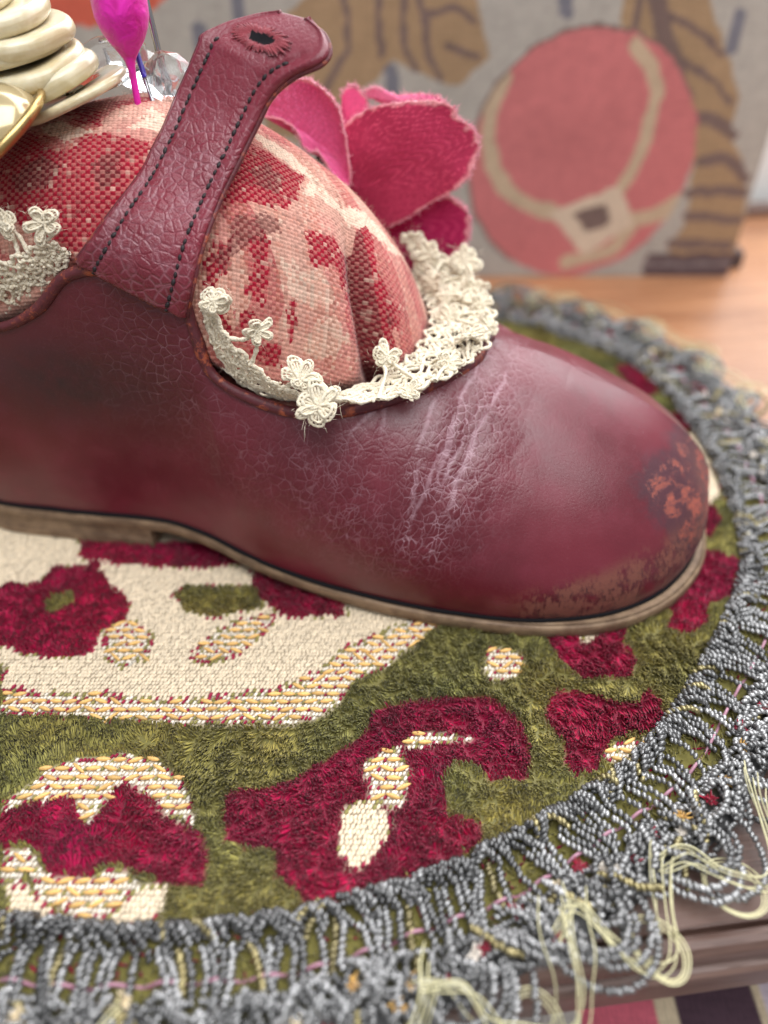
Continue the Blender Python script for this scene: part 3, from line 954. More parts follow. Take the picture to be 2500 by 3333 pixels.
strap_p = strap_p - sn * (0.15 * smooth01(0.045 - uu, 0, 0.045) * np.ones_like(vv))[..., None]
strap_fold = np.clip(smooth01(0.62 - uu, 0, 0.4) * 1.0 + 0.30, 0, 1) * np.ones_like(vv)
tip_clean = 1 - 0.6 * smooth01(uu, 0.66, 0.8) * np.ones_like(vv)
zero = np.zeros(ns * nw)
g = Geo()
Fs = grid_faces(ns, nw)
if np.cross(strap_p[11, 10] - strap_p[10, 10], strap_p[10, 11] - strap_p[10, 10])[1] > 0:
    Fs = Fs[:, ::-1]
g.add(strap_p.reshape(-1, 3), Fs)
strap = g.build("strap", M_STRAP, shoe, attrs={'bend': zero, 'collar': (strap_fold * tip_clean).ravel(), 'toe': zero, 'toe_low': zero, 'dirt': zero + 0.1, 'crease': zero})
sol = strap.modifiers.new("thickness", 'SOLIDIFY')
sol.thickness = 0.085 * CM
sol.offset = -1.0
# worn rim of the strap and its pale lining
rim = np.vstack([strap_p[:, 0], strap_p[-1, ::1][1:-1], strap_p[::-1, -1]])
back = np.vstack([sn[:, 0], sn[-1, ::1][1:-1], sn[::-1, -1]])
g = Geo()
g.tube(rim - 0.042 * back, 0.036 + 0.005 * vnoise(rim, 3, 5), 8)
g.build("strap_rim", M_WORN, strap)
k = NT("tan_lining")
k.set(Base_Color=k.mix(k.noise(k.cm(), 5, 4), lin(150, 110, 72), lin(182, 142, 98)), Roughness=0.7)
g = Geo()
g.add((strap_p - sn * 0.095)[:, 2:-2].reshape(-1, 3), grid_faces(ns, nw - 4))
g.build("lining", k.m, strap)
# stitches along both edges: small dark stabs pressed in the leather
k = NT("dark_thread")
k.set(Base_Color=(0.014, 0.008, 0.010), Roughness=0.6)
M_THREAD = k.m
g = Geo()
g.add(BALL_V * np.array([0.052, 0.030, 0.024]), BALL_F)
stitch_me = g.mesh("stitch")
stitch_me.materials.append(M_THREAD)


def frame_obj(name, me, parent, pos, xdir, zdir, scale=1.0):
    o = bpy.data.objects.new(name, me)
    COL.objects.link(o)
    o.parent = parent
    X_ = np.asarray(xdir, float)
    X_ = X_ / np.linalg.norm(X_)
    Z_ = np.asarray(zdir, float)
    Z_ = Z_ - X_ * (Z_ @ X_)
    Z_ = Z_ / np.linalg.norm(Z_)
    Y_ = np.cross(Z_, X_)
    M = Matrix(((X_[0], Y_[0], Z_[0]), (X_[1], Y_[1], Z_[1]), (X_[2], Y_[2], Z_[2]))).to_4x4()
    o.matrix_local = Matrix.Translation(Vector(np.asarray(pos) * CM)) @ M @ Matrix.Scale(scale, 4)
    return o


for side, iv in ((0, 8), (1, nw - 9)):
    line = strap_p[:, iv]
    nn_ = sn[:, iv]
    i0, i1 = (int(ns * (0.02 if side == 0 else 0.03)), int(ns * 0.70))
    seg = np.concatenate([[0], np.cumsum(np.linalg.norm(np.diff(line[i0:i1], axis=0), axis=1))])
    for d in np.arange(0.04, seg[-1], 0.118):
        i = i0 + int(np.searchsorted(seg, d))
        t = line[min(i + 1, ns - 1)] - line[i - 1]
        frame_obj("stitch", stitch_me, strap, line[i] + nn_[i] * 0.003, t + 0.15 * rng.normal(size=3) * np.linalg.norm(t), nn_[i], rng.uniform(0.85, 1.15))
# the fold line where the strap is sewn to the quarter
g = Geo()
seam = strap_p[0] + sn[0] * -0.02
g.tube(seam, 0.03, 6)
g.build("strap_seam", M_WORN, strap)

# buttonhole: a ring of frayed red thread round a dark slit
ib, jb = np.unravel_index(np.argmin(np.linalg.norm(strap_p - np.array([-7.76, -0.42, 8.21]), axis=2)), (ns, nw))
jb = int(np.clip(jb, 8, nw - 9))
bc, bn = strap_p[ib, jb], sn[ib, jb]
bx = strap_p[ib, jb + 6] - strap_p[ib, jb - 6]
bx = bx / np.linalg.norm(bx)
bx = bx - bn * (bx @ bn)
bx /= np.linalg.norm(bx)
by = np.cross(bn, bx)
k = NT("red_buttonhole_thread")
k.set(Base_Color=k.mix(k.noise(k.cm(), 12, 4), lin(104, 28, 40), lin(158, 52, 64)), Roughness=0.75, Sheen_Weight=0.3)
g = Geo()
for i in range(120):
    a = 2 * math.pi * (i + rng.uniform(-0.4, 0.4)) / 120
    r0, r1 = rng.uniform(0.11, 0.15), rng.uniform(0.24, 0.36)
    ca, sa = math.cos(a) * 1.45, math.sin(a) * 0.62
    pts = [bc + bx * ca * r + by * sa * r + bn * (0.006 + 0.020 * math.sin(math.pi * (r - r0) / (r1 - r0))) for r in np.linspace(r0, r1, 5)]
    g.tube(pts, [0.014, 0.016, 0.016, 0.013, 0.006], 5)
bh = g.build("buttonhole", k.m, strap)
g = Geo()
a = np.linspace(0, 2 * np.pi, 20, endpoint=False)
rr = 0.15 * (1 + 0.18 * np.sin(3 * a + 1))
V = bc + bn * 0.032 + np.outer(np.cos(a) * rr * 1.3, bx) + np.outer(np.sin(a) * rr * 0.85, by)
g.add(np.vstack([V, bc + bn * 0.0]), [np.stack([np.full(20, 20), np.arange(20), (np.arange(20) + 1) % 20], -1)])
g.build("slit", M_SEAM, bh)
# ------------------------------------------------------------------ the round brocade mat with its braid
mat_edge_keys = [tuple(p) for p in MAT_EDGE[0][::2]] + [(3.0, 20.3), (0.0, 21.0), (-4.0, 21.0), (-8.0, 19.5), (-11.0, 16.5), (-12.2, 13.0), (-12.0, 9.5), (-10.6, 6.2)]
EDGE = spline(mat_edge_keys, 1600, closed=True)
seg = np.linalg.norm(np.roll(EDGE, -1, 0) - EDGE, axis=1)
EARC = np.concatenate([[0], np.cumsum(seg)])
ELEN = EARC[-1]
ECLOSED = np.vstack([EDGE, EDGE[:1]])
MAT_C = np.array([-2.5, 12.5])


def edge_at(s):
    s = np.asarray(s, float) % ELEN
    p = np.stack([np.interp(s, EARC, ECLOSED[:, i]) for i in (0, 1)], -1)
    q = np.stack([np.interp((s + 0.25) % ELEN, EARC, ECLOSED[:, i]) for i in (0, 1)], -1)
    r = np.stack([np.interp((s - 0.25) % ELEN, EARC, ECLOSED[:, i]) for i in (0, 1)], -1)
    t = q - r
    t /= np.linalg.norm(t, axis=-1)[..., None]
    n = np.stack([t[..., 1], -t[..., 0]], -1)
    return p, t, n


_p, _t, _n = edge_at(0.0)
EDGE_SIGN = 1.0 if ((_p - MAT_C) @ _n) > 0 else -1.0


def hang(P):
    """cloth past the table edge sinks"""
    P = np.array(P, float)
    over = np.maximum(0, -(table_depth(P) + 0.30))
    P[..., 2] -= 0.75 * over ** 1.3
    return P


def braid(s, r, z):
    """a point of the braid: s along the edge, r outwards from it, z up"""
    p, t, n = edge_at(s)
    q = p + n * EDGE_SIGN * np.asarray(r, float)[..., None]
    return hang(np.concatenate([q, np.asarray(z, float)[..., None] * np.ones(q.shape[:-1] + (1,))], -1))


# --- which kind of stitch lies where
RX0, RY0, RES = -13.0, 3.0, 0.03
rnx, rny = int(21.5 / RES), int(19 / RES)
GX, GY = np.meshgrid(RX0 + RES * (np.arange(rnx) + 0.5), RY0 + RES * (np.arange(rny) + 0.5), indexing='ij')
G2 = np.stack([GX.ravel(), GY.ravel()], -1)
reg = np.zeros(len(G2), np.int8)
inside = inpoly(G2, EDGE[::4])
reg[inside] = 1
W2 = G2 + 0.05 * np.stack([vnoise(G2, 4.0, 51), vnoise(G2, 4.0, 52)], -1)
OLIVE, RED, CREAM, GOLD = 1, 2, 3, 4
cen = (((G2[:, 0] + 4.3) / 5.4) ** 2 + ((G2[:, 1] - 12.2) / 4.6) ** 2) < 1     # the cream field goes on under and behind the shoe
reg[inside & cen] = CREAM
for names, code in ((MAT_CREAM, CREAM), (MAT_GOLD, GOLD), (MAT_RED, RED), (MAT_OLIVE, OLIVE), (MAT_CREAM2, CREAM), (MAT_GOLD2, GOLD)):
    for q in names:
        reg[inpoly(W2, q) & inside] = code
REG = reg.reshape(rnx, rny)


def region(P):
    i = np.clip(((P[:, 0] - RX0) / RES).astype(int), 0, rnx - 1)
    j = np.clip(((P[:, 1] - RY0) / RES).astype(int), 0, rny - 1)
    return REG[i, j]


def near_other(P, d):
    r = region(P)
    out = np.zeros(len(P), bool)
    for dx, dy in ((d, 0), (-d, 0), (0, d), (0, -d)):
        out |= region(P + np.array([dx, dy])) != r
    return out


sole_w = shoe_to_world(outline(-0.12))[:, :2]
C_OLIVE, C_RED, C_CREAM, C_GOLD = (np.array(lin(*c)) for c in ((152, 143, 78), (166, 8, 64), (228, 210, 182), (230, 184, 112)))
C_WHITE = np.array(lin(236, 226, 210))

table_mat = thing("table_mat", "round burgundy, olive and cream brocade mat with grey braided fringe under the shoe", "table mat", (0, 0, 0))
M_PILE = fibre_material("velvet_pile_dye", 0.7, 0.10, 0.25, 0.20, 25.0, bump=0.2)
M_STITCH = fibre_material("silk_stitch_dye", 0.55, 0.15, 0.45, 0.16, 40.0, bump=0.3)

# the ground cloth
step = 0.09
gx, gy = np.arange(-12.6, 7.8, step), np.arange(3.4, 21.4, step)
Xg, Yg = np.meshgrid(gx, gy, indexing='ij')
P2 = np.stack([Xg.ravel(), Yg.ravel()], -1)
rg = region(P2)
cols = np.array([C_OLIVE * 0.6, C_OLIVE * 0.55, C_RED * 0.55, C_CREAM * 0.8, C_CREAM * 0.7])[rg]
zb = 0.10 + 0.01 * vnoise(P2, 0.5, 60)
F = grid_faces(len(gx), len(gy))
F = F[(rg[F] > 0).all(1)]
g = Geo().add(hang(np.column_stack([P2, zb])), F, cols)
ground = g.build("ground_cloth", M_STITCH, table_mat)
ground["kind"] = "stuff"

# velvet pile: short tufts, leaning and parting in patches
sp = 0.038
px_, py_ = np.meshgrid(np.arange(-9.2, 7.6, sp), np.arange(3.6, 20.8, sp), indexing='ij')
P2 = np.stack([px_.ravel(), py_.ravel()], -1)
P2 += rng.uniform(-0.5, 0.5, P2.shape) * sp
rg = region(P2)
keep = ((rg == OLIVE) | (rg == RED)) & ~inpoly(P2, sole_w)
keep &= (P2[:, 0] > -0.66 * P2[:, 1] - 2.6)                    # left of what the picture shows there is only the ground cloth
keep &= ~((P2[:, 1] > 15.5) & (P2[:, 0] < 1.0))
P2, rg = P2[keep], rg[keep]
n = len(P2)
lean = 0.8 * np.stack([fbm(P2, 1.5, 71), fbm(P2, 1.5, 75)], -1) + 0.45 * np.stack([vnoise(P2, 4.5, 81), vnoise(P2, 4.5, 82)], -1) + 0.18 * rng.normal(size=(n, 2))
# crushed velvet: neighbouring tufts lean together in small clumps
cs = 0.21
gi = np.floor(P2 / cs).astype(int)
bestd = np.full(n, 1e9)
cvec = np.zeros((n, 2))
for dx_ in (-1, 0, 1):
    for dy_ in (-1, 0, 1):
        ci, cj = gi[:, 0] + dx_, gi[:, 1] + dy_
        cx_ = (ci + hash3(ci, cj, 0 * ci, 3)) * cs
        cy_ = (cj + hash3(ci, cj, 0 * ci, 4)) * cs
        v_ = np.stack([cx_, cy_], -1) - P2
        dd_ = np.linalg.norm(v_, axis=1)
        m_ = dd_ < bestd
        bestd[m_] = dd_[m_]
        cvec[m_] = v_[m_]
lean[:, 1] += 1.0 * vnoise(P2, 0.42, 99) + 0.5 * vnoise(P2, 1.0, 98)
lean = (lean * 0.75 + cvec * 2.3) * np.where(near_other(P2, 0.11), 0.35, 1.0)[:, None]
hgt = (0.145 - 0.2 * np.minimum(bestd, 0.2) + 0.035 * vnoise(P2, 2.0, 85) + 0.05 * vnoise(P2, 6.0, 86)) * rng.uniform(0.85, 1.12, n)
border = near_other(P2, 0.07)
hgt *= np.where(border, 0.82, 1.0)
a = np.arange(3) * 2 * math.pi / 3
tv0 = np.vstack([np.column_stack([np.cos(a) * 0.6, np.sin(a) * 0.6, 0 * a]), np.column_stack([np.cos(a + .5) * 0.85, np.sin(a + .5) * 0.85, 0 * a + 0.62]), np.column_stack([np.cos(a + .9) * 0.42, np.sin(a + .9) * 0.42, 0 * a + 0.96])])
tf0 = [grid_faces(3, 3, close_v=True), np.array([[6, 7, 8]])]
rad = 0.0215 * rng.uniform(0.75, 1.3, n)
ang = rng.uniform(0, 6.28, n)
Ms = np.zeros((n, 3, 3))
Ms[:, 0, 0], Ms[:, 0, 1], Ms[:, 1, 0], Ms[:, 1, 1] = rad * np.cos(ang), -rad * np.sin(ang), rad * np.sin(ang), rad * np.cos(ang)
Ms[:, 0, 2], Ms[:, 1, 2], Ms[:, 2, 2] = lean[:, 0] * 0.19, lean[:, 1] * 0.19, hgt
cols = np.where((rg == RED)[:, None], C_RED, C_OLIVE)
tone = 1 + 0.22 * rng.normal(size=n) * 0.8 + 0.25 * vnoise(P2, 5.0, 91)
hue = 0.10 * vnoise(P2, 1.2, 95)
cols = cols * np.clip(tone, 0.5, 1.7)[:, None] * np.stack([1 + hue, 1 + 0 * hue, 1 - hue], -1)
for code, nm in ((RED, "burgundy_pile"), (OLIVE, "olive_pile")):
    m = rg == code
    g = Geo().scatter(tv0, tf0, Ms[m], hang(np.column_stack([P2[m], np.full(m.sum(), 0.10)])), cols[m])
    o = g.build(nm, M_PILE, table_mat, kind="stuff")

# flat woven stitches of the cream field
sx, sy = 0.058, 0.072
ix, iy = np.meshgrid(np.arange(int(16.8 / sx)), np.arange(int(17.2 / sy)), indexing='ij')
P2 = np.stack([(-9.2 + (ix + 0.5 * (iy % 2) + 0.15 * (iy % 4)) * sx).ravel(), (3.6 + iy * sy).ravel()], -1)
par = (ix + iy).ravel() % 2
P2 += rng.normal(size=P2.shape) * 0.006
rg = region(P2)
ok = ~inpoly(P2, sole_w) & (P2[:, 0] > -0.66 * P2[:, 1] - 2.6)
brd = near_other(P2, 0.06)
cr = ok & (rg == CREAM)
n = cr.sum()
ca, sa = math.cos(1.15), math.sin(1.15)
size = rng.uniform(0.9, 1.1, n)
Ms = np.zeros((n, 3, 3))
Ms[:, 0, 0], Ms[:, 0, 1], Ms[:, 1, 0], Ms[:, 1, 1] = ca * 0.052, -sa * 0.030, sa * 0.052, ca * 0.030
Ms[:, 2, 2] = 0.022
Ms *= size[:, None, None]
tone = 1 + 0.07 * rng.normal(size=n)
cc = np.where((brd[cr] & (par[cr] == 0))[:, None], np.where((vnoise(P2[cr], 9.0, 33) > 0)[:, None], C_RED * 0.8, C_OLIVE * 0.8), C_CREAM) * tone[:, None]
g = Geo().scatter(BALL_V, BALL_F, Ms, hang(np.column_stack([P2[cr], np.full(n, 0.125)])), cc)
g.build("cream_stitches", M_STITCH, table_mat, kind="stuff")
# gilt work: long gold floats with white and dark beads between
gr = ok & (rg == GOLD)
Pg = P2[gr]
iyg, ixg = iy.ravel()[gr], ix.ravel()[gr]
n = len(Pg)
slot = (ixg + iyg // 2 * 2) % 4
dark = (brd[gr] & (rng.random(n) < 0.6)) | ((iyg % 2 == 0) & (slot == 3))
gold = ~dark & (iyg % 2 == 0) & (slot == 1)
Ms = np.zeros((n, 3, 3))
Ms[:, 0, 0] = np.where(gold, 0.112, 0.030)
Ms[:, 1, 0] = np.where(gold, 0.035 * rng.normal(size=n), 0.02)
Ms[:, 1, 1] = np.where(gold, 0.036, 0.034)
Ms[:, 2, 2] = np.where(gold, 0.040, 0.026)
Ms[:, 2, 0] = np.where(gold, 0.012 * rng.normal(size=n), 0)
cc = np.where(gold[:, None], C_GOLD, np.where(dark[:, None], np.where((rng.random(n) < 0.55)[:, None], C_RED * 0.8, C_OLIVE * 0.85), C_WHITE)) * (1 + 0.10 * rng.normal(size=n))[:, None]
g = Geo().scatter(BALL_V, BALL_F, Ms, hang(np.column_stack([Pg, np.where(gold, 0.150, 0.122)])), np.clip(cc, 0, 1))
g.build("gilt_stitches", M_STITCH, table_mat, kind="stuff")

# --- the braid
M_CORD = fibre_material("grey_silk_cord", 0.26, 0.0, 0.8, 0.30, 18.0, metallic=0.6, bump=0.25)
M_SILK = fibre_material("pale_silk_strand", 0.40, 0.2, 0.6, 0.12, 30.0, bump=0.3)
M_FLUFF = fibre_material("fluff_dye", 0.85, 0.3, 0.2, 0.15, 20.0, bump=0.2)
C_GREY = np.array([0.235, 0.232, 0.232])


def cord(g, path, R=0.05, col=C_GREY, pitch=0.19, k=5, per=6):
    """two strands twisted round each other along a path"""
    P = np.asarray(path, float)
    d = np.concatenate([[0], np.cumsum(np.linalg.norm(np.diff(P, axis=0), axis=1))])
    n = max(6, int(d[-1] / pitch * per))
    s = np.linspace(0, d[-1], n)
    Q = np.stack([np.interp(s, d, P[:, i]) for i in range(3)], -1)
    T = np.gradient(Q, axis=0)
    T /= np.linalg.norm(T, axis=1)[:, None] + 1e-9
    A = np.cross(T, [0.05, 0.02, 1.0])
    A /= np.linalg.norm(A, axis=1)[:, None] + 1e-9
    B = np.cross(T, A)
    # each turn of the twist shows as one slanting bead of silk
    n = max(3, int(d[-1] / 0.070))
    s = (np.arange(n) + rng.random()) * d[-1] / n
    s = np.clip(s, 0, d[-1])
    gs = np.linspace(0, d[-1], len(T))
    at = lambda A_: np.stack([np.interp(s, gs, A_[:, i]) for i in range(3)], -1)
    Q, T, A, B = at(Q), at(T), at(A), at(B)
    B = B * np.sign(B[:, 2:] + 1e-9)
    la = T * 0.62 + A * 0.78
    lb = T * 0.78 - A * 0.62
    sc = rng.uniform(0.92, 1.10, n)[:, None]
    Ms = np.stack([la * R * 1.32 * sc, lb * R * 0.82 * sc, B * R * 1.0 * sc], -1)
    if rng.random() < 0.07:
        col = np.array([0.30, 0.25, 0.12])
    tone = np.clip(1 + 0.14 * rng.normal(size=n), 0.5, 1.5)[:, None]
    Q = Q + 0.008 * rng.normal(size=Q.shape)
    g.scatter(BALL_V, BALL_F, Ms, Q, np.asarray(col) * (1 + 0.12 * rng.normal()) * tone)
    return g


# which stretch of the edge the picture can show (arc lengths)
_ps, _, _ = edge_at(np.arange(0, ELEN, 0.1))
vis = (_ps[:, 0] > -0.60 * _ps[:, 1] - 3.6) & ~((_ps[:, 1] > 16) & (_ps[:, 0] < 2.0))
vs_ = np.arange(0, ELEN, 0.1)


def shown(s):
    return vis[int((s % ELEN) / 0.1) % len(vis)]


tape_s = np.linspace(0, ELEN, 700)
rr = np.array([-0.12, 0.25, 0.55, 0.85, 1.15, 1.42])
V = np.stack([braid(tape_s, np.full(700, r_), np.full(700, 0.105 + 0.02 * (0 < j < 5))) for j, r_ in enumerate(rr)], 1)
tc = np.array([C_OLIVE * 0.3, C_OLIVE * 0.5, C_OLIVE * 0.55, C_OLIVE * 0.4, C_GREY * 0.35, C_GREY * 0.35])
g = Geo().add(V.reshape(-1, 3), grid_faces(700, 6), np.tile(tc, (700, 1)))
trim = g.build("braid_trim", M_FLUFF, table_mat)

# the olive velvet goes on under the open bars
nt_ = 11000
st_ = rng.uniform(0, ELEN, nt_)
st_ = st_[[shown(q) for q in st_]]
rt_ = rng.uniform(-0.1, 0.95, len(st_))
Pt = braid(st_, rt_, np.full(len(st_), 0.12))
Mt = np.zeros((len(Pt), 3, 3))
Mt[:, 0, 0] = Mt[:, 1, 1] = 0.026
Mt[:, 0, 2], Mt[:, 1, 2], Mt[:, 2, 2] = 0.05 * rng.normal(size=len(Pt)), 0.05 * rng.normal(size=len(Pt)), rng.uniform(0.06, 0.12, len(Pt))
ct = np.where((rng.random(len(Pt)) < 0.12)[:, None], C_RED * 0.8, C_OLIVE * 0.85) * rng.uniform(0.6, 1.2, len(Pt))[:, None]
Geo().scatter(tv0, tf0, Mt, Pt, ct).build("under_pile", M_PILE, trim, kind="stuff")

step = 0.255
sl = [s for s in np.arange(0, ELEN, step) if shown(s)]
n_edge = n_bar = n_cross = 0
for s in sl:
    # scalloped heading along the inner edge: three short cords side by side
    g = Geo()
    tilt = rng.choice([-1, 1], p=[0.25, 0.75]) * rng.uniform(0.05, 0.40)
    for j in range(4):
        o = (j - 1.5) * 0.075 + rng.normal() * 0.025
        q = np.linspace(0, 1, 9)
        rj = rng.uniform(0.18, 0.42)
        path = braid(s + o + tilt * (q - 0.5), -0.08 + rj * q, 0.17 + (0.17 + 0.04 * rng.normal()) * np.sin(np.pi * np.clip(q * 0.9 + 0.05, 0, 1)))
        cord(g, path, 0.046, C_GREY * rng.uniform(0.45, 1.3))
    g.build("heading_loop", M_CORD, trim)
    # straight bars
    g = Geo()
    q = np.linspace(0, 1, 12)
    w_ = rng.normal() * 0.14
    for o in ((-0.05, 0.05) if rng.random() < 0.75 else (0.0,)):
        path = braid(s + 0.15 + o + w_ * q + 0.03 * np.sin(5 * q + s), 0.15 + rng.uniform(0, 0.12) + rng.uniform(0.6, 0.8) * q, 0.19 + 0.07 * np.sin(np.pi * q) + 0.02 * rng.normal())
        cord(g, path, 0.047, C_GREY * rng.uniform(0.6, 1.6))
    g.build("bar_cord", M_CORD, trim)
    # the tangled outer rows: slanting and looping cords
    g = Geo()
    for m_ in range(5):
        d_ = rng.choice([-1, 1]) * rng.uniform(0.1, 0.75)
        q = np.linspace(0, 1, 14)
        r0 = rng.uniform(0.70, 1.05)
        path = braid(s + rng.uniform(-0.15, 0.15) + d_ * q, r0 + rng.uniform(0.3, 0.62) * q + 0.06 * np.sin(7 * q + m_), 0.17 + 0.03 * m_ + rng.uniform(0.04, 0.2) * np.sin(np.pi * q))
        cord(g, path, 0.046, C_GREY * rng.uniform(0.4, 1.7))
    g.build("slanting_cord", M_CORD, trim)

# long rows of cord and the pink running thread
runs = []
cur = []
for s in np.arange(0, 2 * ELEN, 0.1):
    if shown(s):
        cur.append(s)
    elif cur:
        runs.append(cur)
        cur = []
    if s > ELEN and not cur and runs:
        break
run = max(runs, key=len)
S0, S1 = run[0], run[-1]
qs = np.arange(S0, S1, 0.05)
for r_, z_, am in ((0.02, 0.20, 0.04), (0.86, 0.24, 0.05), (1.15, 0.28, 0.08), (1.42, 0.24, 0.10)):
    g = Geo()
    cord(g, braid(qs, r_ + am * np.sin(qs * 3.1 + r_ * 7), z_ + 0.05 * np.sin(qs * 5.3)), 0.042, C_GREY * rng.uniform(0.6, 1.2))
    g.build("row_cord", M_CORD, trim)
g = Geo()
g.tube(braid(qs, 0.62 + 0.03 * np.sin(qs * 2.2), 0.195 + 0.075 * np.sin(qs * 2 * np.pi / 0.55)), 0.024, 6, np.array(lin(170, 120, 138)))
g.build("pink_thread", M_SILK, trim)

# drooping scallops of five nested cords, with pale yellow silk strands running over them
for s in np.arange(S0 + 0.3, S1, 1.55):
    g = Geo()
    a = np.linspace(0, np.pi, 22)
    wid = rng.uniform(0.55, 0.72)
    for j in range(6):
        f = 1 - 0.13 * j + 0.05 * rng.normal()
        sk = rng.normal() * 0.08
        g_path = braid(s + sk - np.cos(a) * wid * f, 1.20 + np.sin(a) * rng.uniform(0.85, 1.0) * f, 0.20 + 0.10 * np.sin(a) + 0.03 * j)
        cord(g, g_path, 0.046, C_GREY * rng.uniform(0.5, 1.6))
    g.build("scallop", M_CORD, trim)
PALE = np.array(lin(222, 214, 168))
for i, s in enumerate(np.arange(S0, S1, 1.55)):
    g = Geo()
    e_ = rng.normal(size=7) * 0.10
    keys = [(s - 0.2, 1.30 + e_[0], 0.42), (s + 0.15, 1.45 + e_[1], 0.52), (s + 0.35, 1.85 + e_[2], 0.40), (s + 0.75, 2.12 + e_[3], 0.24), (s + 1.1, 1.85 + e_[4], 0.36), (s + 1.35, 1.4 + e_[5], 0.55), (s + 1.55, 1.2 + e_[6], 0.50)]
    K = spline(keys, 40)
    if i % 5 == 2:
        continue
    for j in range(5):
        off = np.array([rng.normal() * 0.06, (j - 3) * 0.05 + 0.02 * rng.normal(), rng.normal() * 0.05])
        Kj = K + off * np.linspace(0.6, 1.6, 40)[:, None] + 0.07 * np.stack([vnoise(K + j * 9, 2.0, 5), vnoise(K + j * 9, 2.0, 6), vnoise(K + j * 9, 2.0, 7)], -1)
        g.tube(braid(Kj[:, 0], Kj[:, 1], Kj[:, 2]), 0.0100, 5, PALE * rng.uniform(0.7, 1.1))
    g.build("silk_strand", M_SILK, trim)
    # a loose loop of the same silk
    g = Geo()
    a = np.linspace(0, 2 * np.pi, 30)
    c_ = s + rng.uniform(0.2, 0.9)
    for j in range(3):
        g.tube(braid(c_ + np.cos(a) * (0.22 + 0.03 * j), 1.95 + np.sin(a) * (0.34 + 0.03 * j), 0.22 + 0.03 * j + 0.06 * np.sin(a)), 0.0100, 5, PALE * rng.uniform(0.7, 1.1))
    g.build("silk_loop", M_SILK, trim)

# little tufts of coloured fluff caught in the braid
for i, s in enumerate(np.arange(S0, S1, 0.30)):
    base = braid(np.array(s + rng.normal() * 0.1), np.array(rng.uniform(0.75, 1.35)), np.array(0.26))
    col = np.array(lin(*[(232, 214, 180), (150, 20, 50), (214, 170, 96), (236, 226, 214), (158, 24, 56)][rng.integers(5)]))
    g = Geo()
    nf = 30
    dirs = rng.normal(size=(nf, 3))
    dirs[:, 2] = np.abs(dirs[:, 2]) + 0.3
    dirs /= np.linalg.norm(dirs, axis=1)[:, None]
    for d_ in dirs:
        L_ = rng.uniform(0.06, 0.14)
        g.tube(np.array([base, base + d_ * L_ * 0.55 + rng.normal(size=3) * 0.006, base + d_ * L_ + rng.normal(size=3) * 0.02]), [0.02, 0.019, 0.008], 4, col * rng.uniform(0.8, 1.15), cap=False)
    g.build("thread_tuft", M_FLUFF, trim)
# ------------------------------------------------------------------ the pincushion stuffed in the shoe
CU_C = np.array([-9.6, 0.0, 3.0])
CU_AF, CU_AR, CU_B, CU_H, CU_PY = 4.32, 5.2, 2.47, 4.35, 2.3
cu_d = np.array([.30, -.78, .55]); cu_d = cu_d / np.linalg.norm(cu_d)
cu_e1 = np.array([1.0, 0, 0]) - cu_d[0] * cu_d; cu_e1 /= np.linalg.norm(cu_e1)
cu_e2 = np.cross(cu_e1, cu_d); cu_e2 = -cu_e2 if cu_e2[2] < 0 else cu_e2
CU_RU, CU_RV = 4.3, 3.5
CU_FOLD = np.array([(-6.62, -0.45, 6.1), (-6.45, -0.72, 5.75), (-6.33, -0.94, 5.4), (-6.23, -1.16, 5.0), (-6.13, -1.30, 4.55), (-6.03, -1.42, 4.0), (-5.98, -1.5, 3.4)])


def cushion_point(u, v):
    al = np.sqrt((u / CU_RU) ** 2 + (v / CU_RV) ** 2)
    az = np.arctan2(v / CU_RV, u / CU_RU)
    D = np.cos(al)[..., None] * cu_d + np.sin(al)[..., None] * (np.cos(az)[..., None] * cu_e1 + np.sin(az)[..., None] * cu_e2)
    d = D * np.stack([np.where(D[..., 0] > 0, CU_AF, CU_AR), np.full(D.shape[:-1], CU_B), np.full(D.shape[:-1], CU_H)], -1)
    # radius so that the swollen section is met
    t = np.ones(D.shape[:-1])
    ax = np.abs(d[..., 0]) / np.where(d[..., 0] > 0, CU_AF, CU_AR)
    ay, az_ = np.abs(d[..., 1]) / CU_B, np.abs(d[..., 2]) / CU_H
    px_ = np.where(d[..., 0] > 0, 1.6, 2.0)
    for _ in range(8):
        f = (t * ax) ** px_ + (t * ay) ** CU_PY + (t * az_) ** 2 - 1
        df = px_ * t ** (px_ - 1) * ax ** px_ + CU_PY * t ** (CU_PY - 1) * ay ** CU_PY + 2 * t * az_ ** 2
        t = t - f / df
    return CU_C + d * t[..., None]


def cushion_shape(P):
    """tuck at the front, and a soft unevenness of the stuffing"""
    sh = P.shape
    Q = P.reshape(-1, 3)
    out = Q - CU_C
    out = out / np.array([CU_AF, CU_B, CU_H]) ** 2
    out /= np.linalg.norm(out, axis=1)[:, None]
    dist = polydist(Q, CU_FOLD)
    depth = smooth01(6.35 - Q[:, 2], 0, 1.6)
    side = (Q[:, 0] - np.interp(Q[:, 2], CU_FOLD[::-1, 2], CU_FOLD[::-1, 0]))
    disp = -0.60 * np.exp(-(dist / 0.20) ** 2) * depth + 0.10 * np.exp(-((dist - 0.50) / 0.34) ** 2) * depth * np.where(side < 0, 1.0, 0.6)
    disp += 0.05 * fbm(Q, 0.55, 14)
    R_ = Q + out * disp[:, None]
    # inside the shoe the cloth is held in by the leather
    kx, kz = np.array(K3)[:15, 0], np.array(K3)[:15, 2]
    o_ = np.argsort(kx)
    ztop = np.interp(R_[:, 0], kx[o_], kz[o_])
    sq = smooth01(ztop + 0.25 - R_[:, 2], 0.0, 0.7)
    R_[:, 1] *= 1 - 0.26 * sq
    return R_.reshape(sh)


